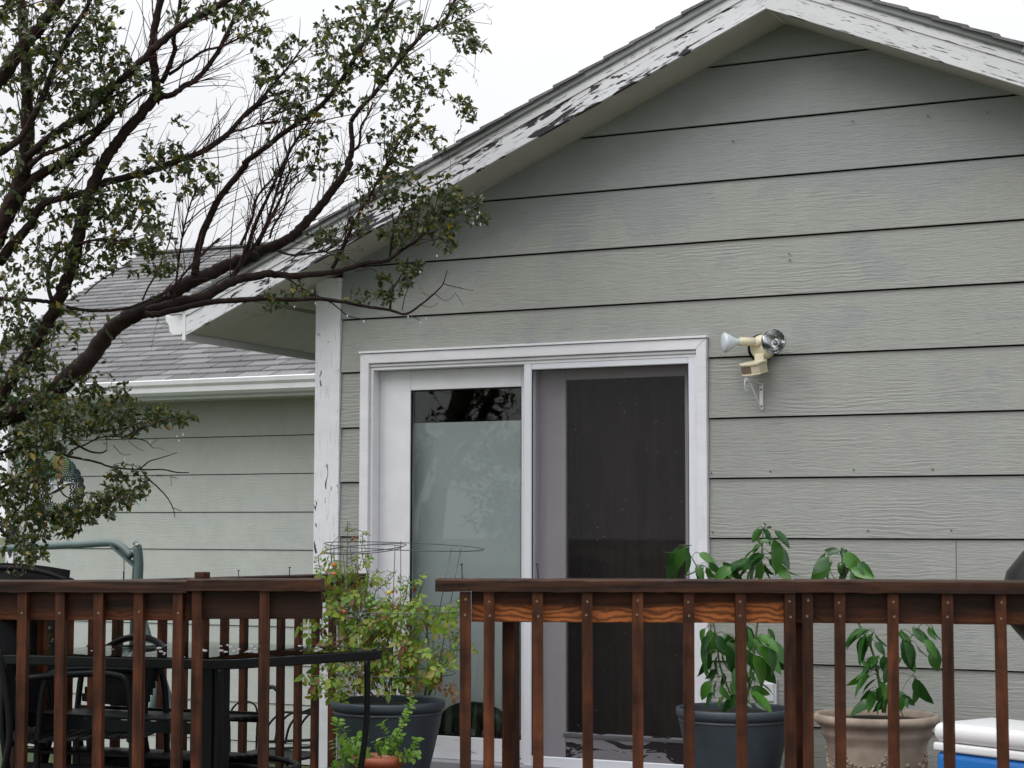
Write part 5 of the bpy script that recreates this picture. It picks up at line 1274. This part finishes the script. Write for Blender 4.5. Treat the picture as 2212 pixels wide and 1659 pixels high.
lvB = Z4((1130,200,1055,215),(1135,195,1150,188),(1135,205,1165,205),(1055,235,985,330),(1080,270,1020,365),(1060,260,975,370),(1160,215,1225,290),(1230,265,1300,350),(1200,290,1290,365),(1160,300,1210,340),(1170,320,1130,370),(1200,330,1240,370),(1240,310,1300,372),
  (1290,670,1160,720),(1270,700,1240,840),(1240,690,1165,760),(1330,670,1290,760),(1330,690,1390,770),(1330,740,1380,800),(1480,670,1520,730),(1550,660,1640,740),(1650,650,1660,710),(1620,730,1700,800),(1580,760,1640,850),(1500,740,1560,850),(1490,780,1560,890),(1660,790,1705,900),(1640,760,1700,820),(1520,720,1540,800),(1350,850,1290,900),(1360,870,1330,960),(1380,820,1400,920),(1250,930,1200,1005),(1300,930,1240,1000),(1290,900,1260,960),(1340,960,1260,1020),(1360,970,1400,1050),(1565,955,1620,1085),(1380,1000,1340,1080),(1300,1020,1260,1100),(1340,1040,1250,1100),(1330,1090,1200,1140),(1380,1090,1330,1140),(1400,1050,1360,1140),(1480,1030,1520,1110),(1480,1060,1490,1140),(1270,870,1330,900),(1420,700,1440,820),(1430,850,1400,960))
pepper((potR[0], potR[1], DZ+hR*.95), 'shorter sparser pepper plant growing in the beige garland pot', 7.68,
   [Z4p((1380, 1160, 0), (1350, 950, 0), (1310, 780, 0), (1200, 560, 0), (1150, 380, 0), (1140, 280, 0), (1132, 200, 0))+[.006], Z4p((1390, 1160, 0), (1420, 950, 0), (1480, 850, 0), (1540, 720, 0), (1600, 640, 0))+[.0045], Z4p((1400, 1000, 0), (1480, 925, 0), (1565, 950, 0))+[.002], Z4p((1150, 400, 0), (1080, 350, 0), (1060, 260, 0))+[.002]], lvB, [(1404+1133*.3652, 1116+295*.3652)])

# ================================================================== TOMATO PLANT, CAGES
def compound(mat):
    m_ = MB(); base_ = leaf_mesh('x', mat, w=.58, fold=.12, curl=.3, seg=2)
    for (px_, py_, ang_, s_) in ((0, .62, 0, .46), (-.02, .52, 62, .34), (.02, .52, -62, .34), (-.02, .28, 75, .28), (.02, .28, -75, .28)):
        R_ = Matrix.Translation((px_, py_, 0)) @ Matrix.Rotation(math.radians(ang_), 4, 'Z') @ Matrix.Rotation(math.radians(random.uniform(-25, 25)), 4, 'Y') @ Matrix.Scale(s_, 4)
        m_.add([R_ @ Vector(v) for v in base_.v], base_.f)
    m_.tube([(0, 0, 0), (0, .62, 0)], .012, 3, False)
    me = m_.mesh('leaf'); me.materials.append(mat); me.polygons.foreach_set('use_smooth', [True]*len(me.polygons)); return me
tomm = [compound(m_tomleaf) for _ in range(4)]; drym = [compound(m_dryleaf) for _ in range(2)]
def ZT(x, y): return (612+x*.3273, 1116+y*.3273)
tp = tag(empty('tomato_plant', (potL[0], potL[1], DZ+hL*.95)), 'straggly yellowing tomato plant with a few orange, yellow and green fruits in wire cages', 'tomato plant')
TL = Vector(tp.location); YT = 7.32
tstems = [[(700,1190),(640,1000),(560,800),(480,600),(430,420),(420,280),(425,150),(422,30)],[(680,1190),(640,900),(540,600),(560,400),(520,250),(525,110)],[(720,1190),(700,900),(660,700),(600,520),(700,420),(750,350)],[(740,1190),(720,900),(740,700),(800,560),(830,400)],[(640,1190),(500,900),(380,750),(330,620),(280,480),(240,330),(230,270)],[(600,1190),(450,1000),(340,950),(250,1000),(200,1080)],[(940,1180),(960,900),(940,720),(910,680),(800,650)],[(960,1180),(1010,1080),(1040,900),(1060,880)],[(960,1170),(1080,950),(1120,850),(1170,720),(1160,560)],[(1100,890),(1180,870)],[(945,800),(960,650)],[(560,800),(430,620),(240,600),(160,580)],[(780,900),(850,820),(860,760)],[(850,620),(900,500),(930,430)],[(430,420),(330,330),(310,190)]]
tn = []; tsw = MB()
for st_ in tstems:
    dy = random.uniform(-.08, .08); pts = [Vector(P(*ZT(x, y), YT+dy*(1-.5*(i == 0))))-TL for i, (x, y) in enumerate(st_)]
    if len(pts) < 3: pts.insert(1, (pts[0]+pts[1])/2)
    sp = spline([tuple(p) for p in pts], 5); MB().tube(sp, [.0045*(1-.72*i/len(sp)) for i in range(len(sp))], 6).build('stem', m_stem, tp, True); tn += [Vector(p) for p in sp]
TC = [(320,360,90,80,10,.9),(240,500,90,90,14,1),(220,620,90,100,14,1),(380,500,90,120,18,1),(450,420,80,100,14,.9),(520,300,50,140,12,.55),(525,120,30,60,7,.4),(425,60,25,60,3,.35),(310,210,35,50,4,.45),(240,290,25,40,4,.4),(620,400,70,50,9,.6),(560,600,110,110,26,1),(700,560,90,90,14,.8),(430,700,140,110,28,1),(620,760,120,110,26,1),(830,430,60,60,9,.7),(850,540,80,60,12,.9),(780,640,80,80,12,.9),(960,650,60,70,9,1.1),(860,760,60,90,9,.9),(750,870,100,90,20,1),(820,880,60,100,10,.9),(380,900,140,90,22,1),(600,980,150,110,26,1.05),(700,1020,120,110,20,1.05),(300,1060,110,80,10,1),(400,1080,60,100,6,.9),(820,1010,60,60,8,1),(1000,900,90,80,14,1),(1050,980,70,80,12,1),(1150,620,40,90,9,.6),(1080,740,50,50,7,.7),(1150,800,50,60,7,.8),(310,1150,25,80,4,.8),(390,1210,15,30,2,.8),(900,640,60,40,6,.8),(680,680,100,80,14,.9),(500,860,120,80,16,1)]
pet = MB(); nleaf = 0
for (x, y, rx, ry, n, sz) in TC:
    for _ in range(n):
        a = random.uniform(0, 6.283); r_ = math.sqrt(random.random()); px_, py_ = ZT(x+rx*r_*math.cos(a), y+ry*r_*math.sin(a))
        p = Vector(P(px_, py_, YT+random.uniform(-.13, .13)))-TL; near = min(tn, key=lambda q: (q-p).length)
        dv = p-near; L_t = dv.length
        if L_t > .02: pet.tube([near, (near+p)/2+Vector((0, 0, .01)), p], [.0017, .0013, .001], 4, False)
        d_ = dv.normalized()*.5+Vector((random.gauss(0, .5), random.gauss(0, .5), random.gauss(-.45, .35))) if L_t > 1e-4 else Vector((0, 0, -1))
        dry = (y > 930 and random.random() < .45) or random.random() < .04
        mt = Matrix.Translation(p) @ frame_of(d_, (random.gauss(0, .6), -.7, random.gauss(.5, .5))).to_4x4() @ Matrix.Scale(random.uniform(.07, .125)*sz, 4)
        if nleaf < 300: inst('leaf', random.choice(drym if dry else tomm), tp, mt)
        nleaf += 1
        if nleaf >= 300: 
            if 'extra' not in globals(): extra = MB()
            src = compound_v = tomm[0]
            b0 = len(extra.v); extra.v += [tuple(mt @ v.co) for v in src.vertices]; extra.f += [tuple(i+b0 for i in pl.vertices) for pl in src.polygons]
for (x, y) in ((1100,1090),(1130,1130),(1125,1080),(930,1060),(990,1060),(520,980),(540,1030),(820,1110),(410,750),(330,800)):
    p = Vector(P(*ZT(x, y), YT-.1))-TL; inst('leaf', random.choice(drym), tp, Matrix.Translation(p) @ frame_of((random.gauss(0, .3), 0, -1), (.3, -1, .2)).to_4x4() @ Matrix.Scale(.07, 4))
if pet.v: tag(pet.build('petioles', m_stem, tp, True), kind='stuff')
if 'extra' in globals(): tag(extra.build('foliage', m_tomleaf, tp), kind='stuff')
for (x, y, r_, mt_) in ((333,318,.0085,m_tomred),(338,375,.0075,m_tomred),(400,628,.010,m_tomred),(697,502,.0105,m_tomyel),(574,545,.0155,m_tomgrn),(600,575,.014,m_tomgrn),(677,700,.0095,m_tomgrn),(590,528,.012,m_tomgrn),(780,475,.010,m_tomgrn),(625,740,.011,m_tomgrn),(572,585,.012,m_tomgrn),(1158,562,.009,m_tomgrn)):
    p = Vector(P(*ZT(x, y), YT-.14))-TL; m_ = MB().lathe([(0, -r_*1.05), (r_*.6, -r_*.85), (r_*.95, -r_*.3), (r_, .1*r_), (r_*.75, r_*.7), (r_*.3, r_*.98), (0, r_*.95)], 14)
    o = m_.build('tomato', mt_, tp, True); o.location = p
    MB().tube([(p.x, p.y, p.z+r_*.9), (p.x+.004, p.y, p.z+r_+.02)], .001, 4).build('fruit_stalk', m_stem, tp)
m_wire = simple('galvanised_wire', (.10, .11, .12), .4, .5)
def wirepts(pts, Y): return [Vector(P(*ZT(x, y), Y+dy)) for x, y, dy in pts]
# cage one: tilted ring at the left; cage two: taller and leaning right
cg = tag(empty('tomato_cage', (potL[0]-.08, potL[1], DZ+hL*.9)), 'round grey wire tomato cage around the left half of the plant, its double ring level', 'cage', 'tomato cages')
C0 = Vector(cg.location)
def ringw(parent, cx, cy, rx, ry, Y, name='ring', tilt=0, rw=.0022):
    # ellipse on screen = tilted circle: solve a 3d circle with horizontal radius and depth radius
    c = Vector(P(*ZT(cx, cy), Y)); a = Vector(P(*ZT(cx+rx, cy+tilt), Y))-c; dep = a.length
    b = Vector((0, dep, 0)) + Vector((0, 0, 1))*(Vector(P(*ZT(cx, cy-ry), Y))-c).z*1.0 
    pts = [c+a*math.cos(t_)+b*math.sin(t_)-parent_loc(parent) for t_ in np.linspace(0, 2*math.pi, 40)]
    MB().tube(pts, rw, 5, False).build(name, m_wire, parent, True)
def parent_loc(p): return Vector(p.location)
ringw(cg, 540, 208, 236, 28, 7.36, tilt=-8); ringw(cg, 520, 216, 226, 30, 7.36, tilt=0)
ringw(cg, 560, 640, 190, 16, 7.36); ringw(cg, 580, 1000, 150, 8, 7.36)
for (x0, y0, x1, y1, dy) in ((335,190,330,1190,-.12),(395,245,470,1190,-.1),(442,210,540,1190,.1),(738,190,700,1190,-.05)):
    MB().tube([Vector(P(*ZT(x0, y0), 7.36+dy*1.2))-C0, Vector(P(*ZT(x1, y1), 7.36+dy*.5))-C0], .0020, 5).build('upright', m_wire, cg, True)
cg2 = tag(empty('tomato_cage', (potL[0]+.10, potL[1], DZ+hL*.9)), 'leaning grey wire tomato cage on the right, its top ring sloping down towards the right', 'cage', 'tomato cages')
C0 = Vector(cg2.location)
ringw(cg2, 800, 196, 468, 8, 7.38, tilt=30); ringw(cg2, 790, 612, 400, 6, 7.38, tilt=16); ringw(cg2, 800, 1030, 300, 4, 7.38, tilt=16)
for (x0, y0, x1, y1, dy) in ((1170,212,1040,920,-.08),(1040,920,1000,1180,-.06),(1110,205,990,830,.08),(990,830,930,1180,.06),(775,160,775,1180,.15)):
    MB().tube([Vector(P(*ZT(x0, y0), 7.38+dy))-C0, Vector(P(*ZT(x1, y1), 7.38+dy*.8))-C0], .0020, 5).build('upright', m_wire, cg2, True)

# ================================================================== TRAILING HERB in the orange pot
hb_ = leaf_mesh('leaf', m_herbleaf, w=.95, fold=.06, curl=.25, seg=2); hbm = hb_.mesh('leaf'); hbm.materials.append(m_herbleaf); hbm.polygons.foreach_set('use_smooth', [True]*len(hbm.polygons))
hpn = tag(empty('herb_plant', (potH[0], potH[1], DZ+hH-.02)), 'bright green trailing herb with small round leaves in the little orange pot', 'herb'); HL = Vector(hpn.location)
YH = 6.92; cntl = 0
for st_ in ([(560,1560),(480,1560),(400,1500),(350,1420),(365,1345)],[(560,1570),(420,1560),(370,1600),(330,1660)],[(560,1565),(420,1470),(400,1400)],[(580,1560),(500,1530),(480,1450),(520,1480)],[(600,1560),(640,1540),(615,1485),(630,1500)],[(650,1560),(700,1500),(690,1440),(650,1370)],[(660,1560),(760,1500),(770,1440),(745,1420)],[(690,1560),(770,1400),(800,1330),(830,1260),(855,1200),(815,1130)],[(680,1570),(800,1560),(860,1540),(880,1470)],[(700,1570),(830,1590),(890,1570)],[(560,1575),(380,1560),(330,1480)],[(560,1580),(350,1640),(320,1700)],[(600,1580),(490,1600),(470,1620)],[(560,1570),(340,1560),(345,1500)],[(700,1560),(760,1480),(700,1470),(680,1400)]):
    dy = random.uniform(-.10, .08); pts = [Vector(P(*ZT(x, y), YH+(dy if i else 0)))-HL for i, (x, y) in enumerate(st_)]; sp = [Vector(p) for p in spline([tuple(p) for p in pts], 8)]
    MB().tube(sp, [.0022*(1-.5*i/len(sp)) for i in range(len(sp))], 5).build('stem', m_stem, hpn, True)
    acc = 0
    for i in range(1, len(sp)):
        acc += (sp[i]-sp[i-1]).length
        if acc > .0125 or i == len(sp)-1:
            acc = 0; t_ = (sp[i]-sp[i-1]).normalized(); u = t_.orthogonal().normalized(); u = Matrix.Rotation(i*1.57+random.uniform(-.4, .4), 3, t_) @ u
            for s_ in (-1, 1):
                if cntl < 299:
                    inst('leaf', hbm, hpn, Matrix.Translation(sp[i]) @ frame_of(u*s_+t_*.45, t_+Vector((0, -.3, .3))).to_4x4() @ Matrix.Scale(random.uniform(.023, .036), 4)); cntl += 1
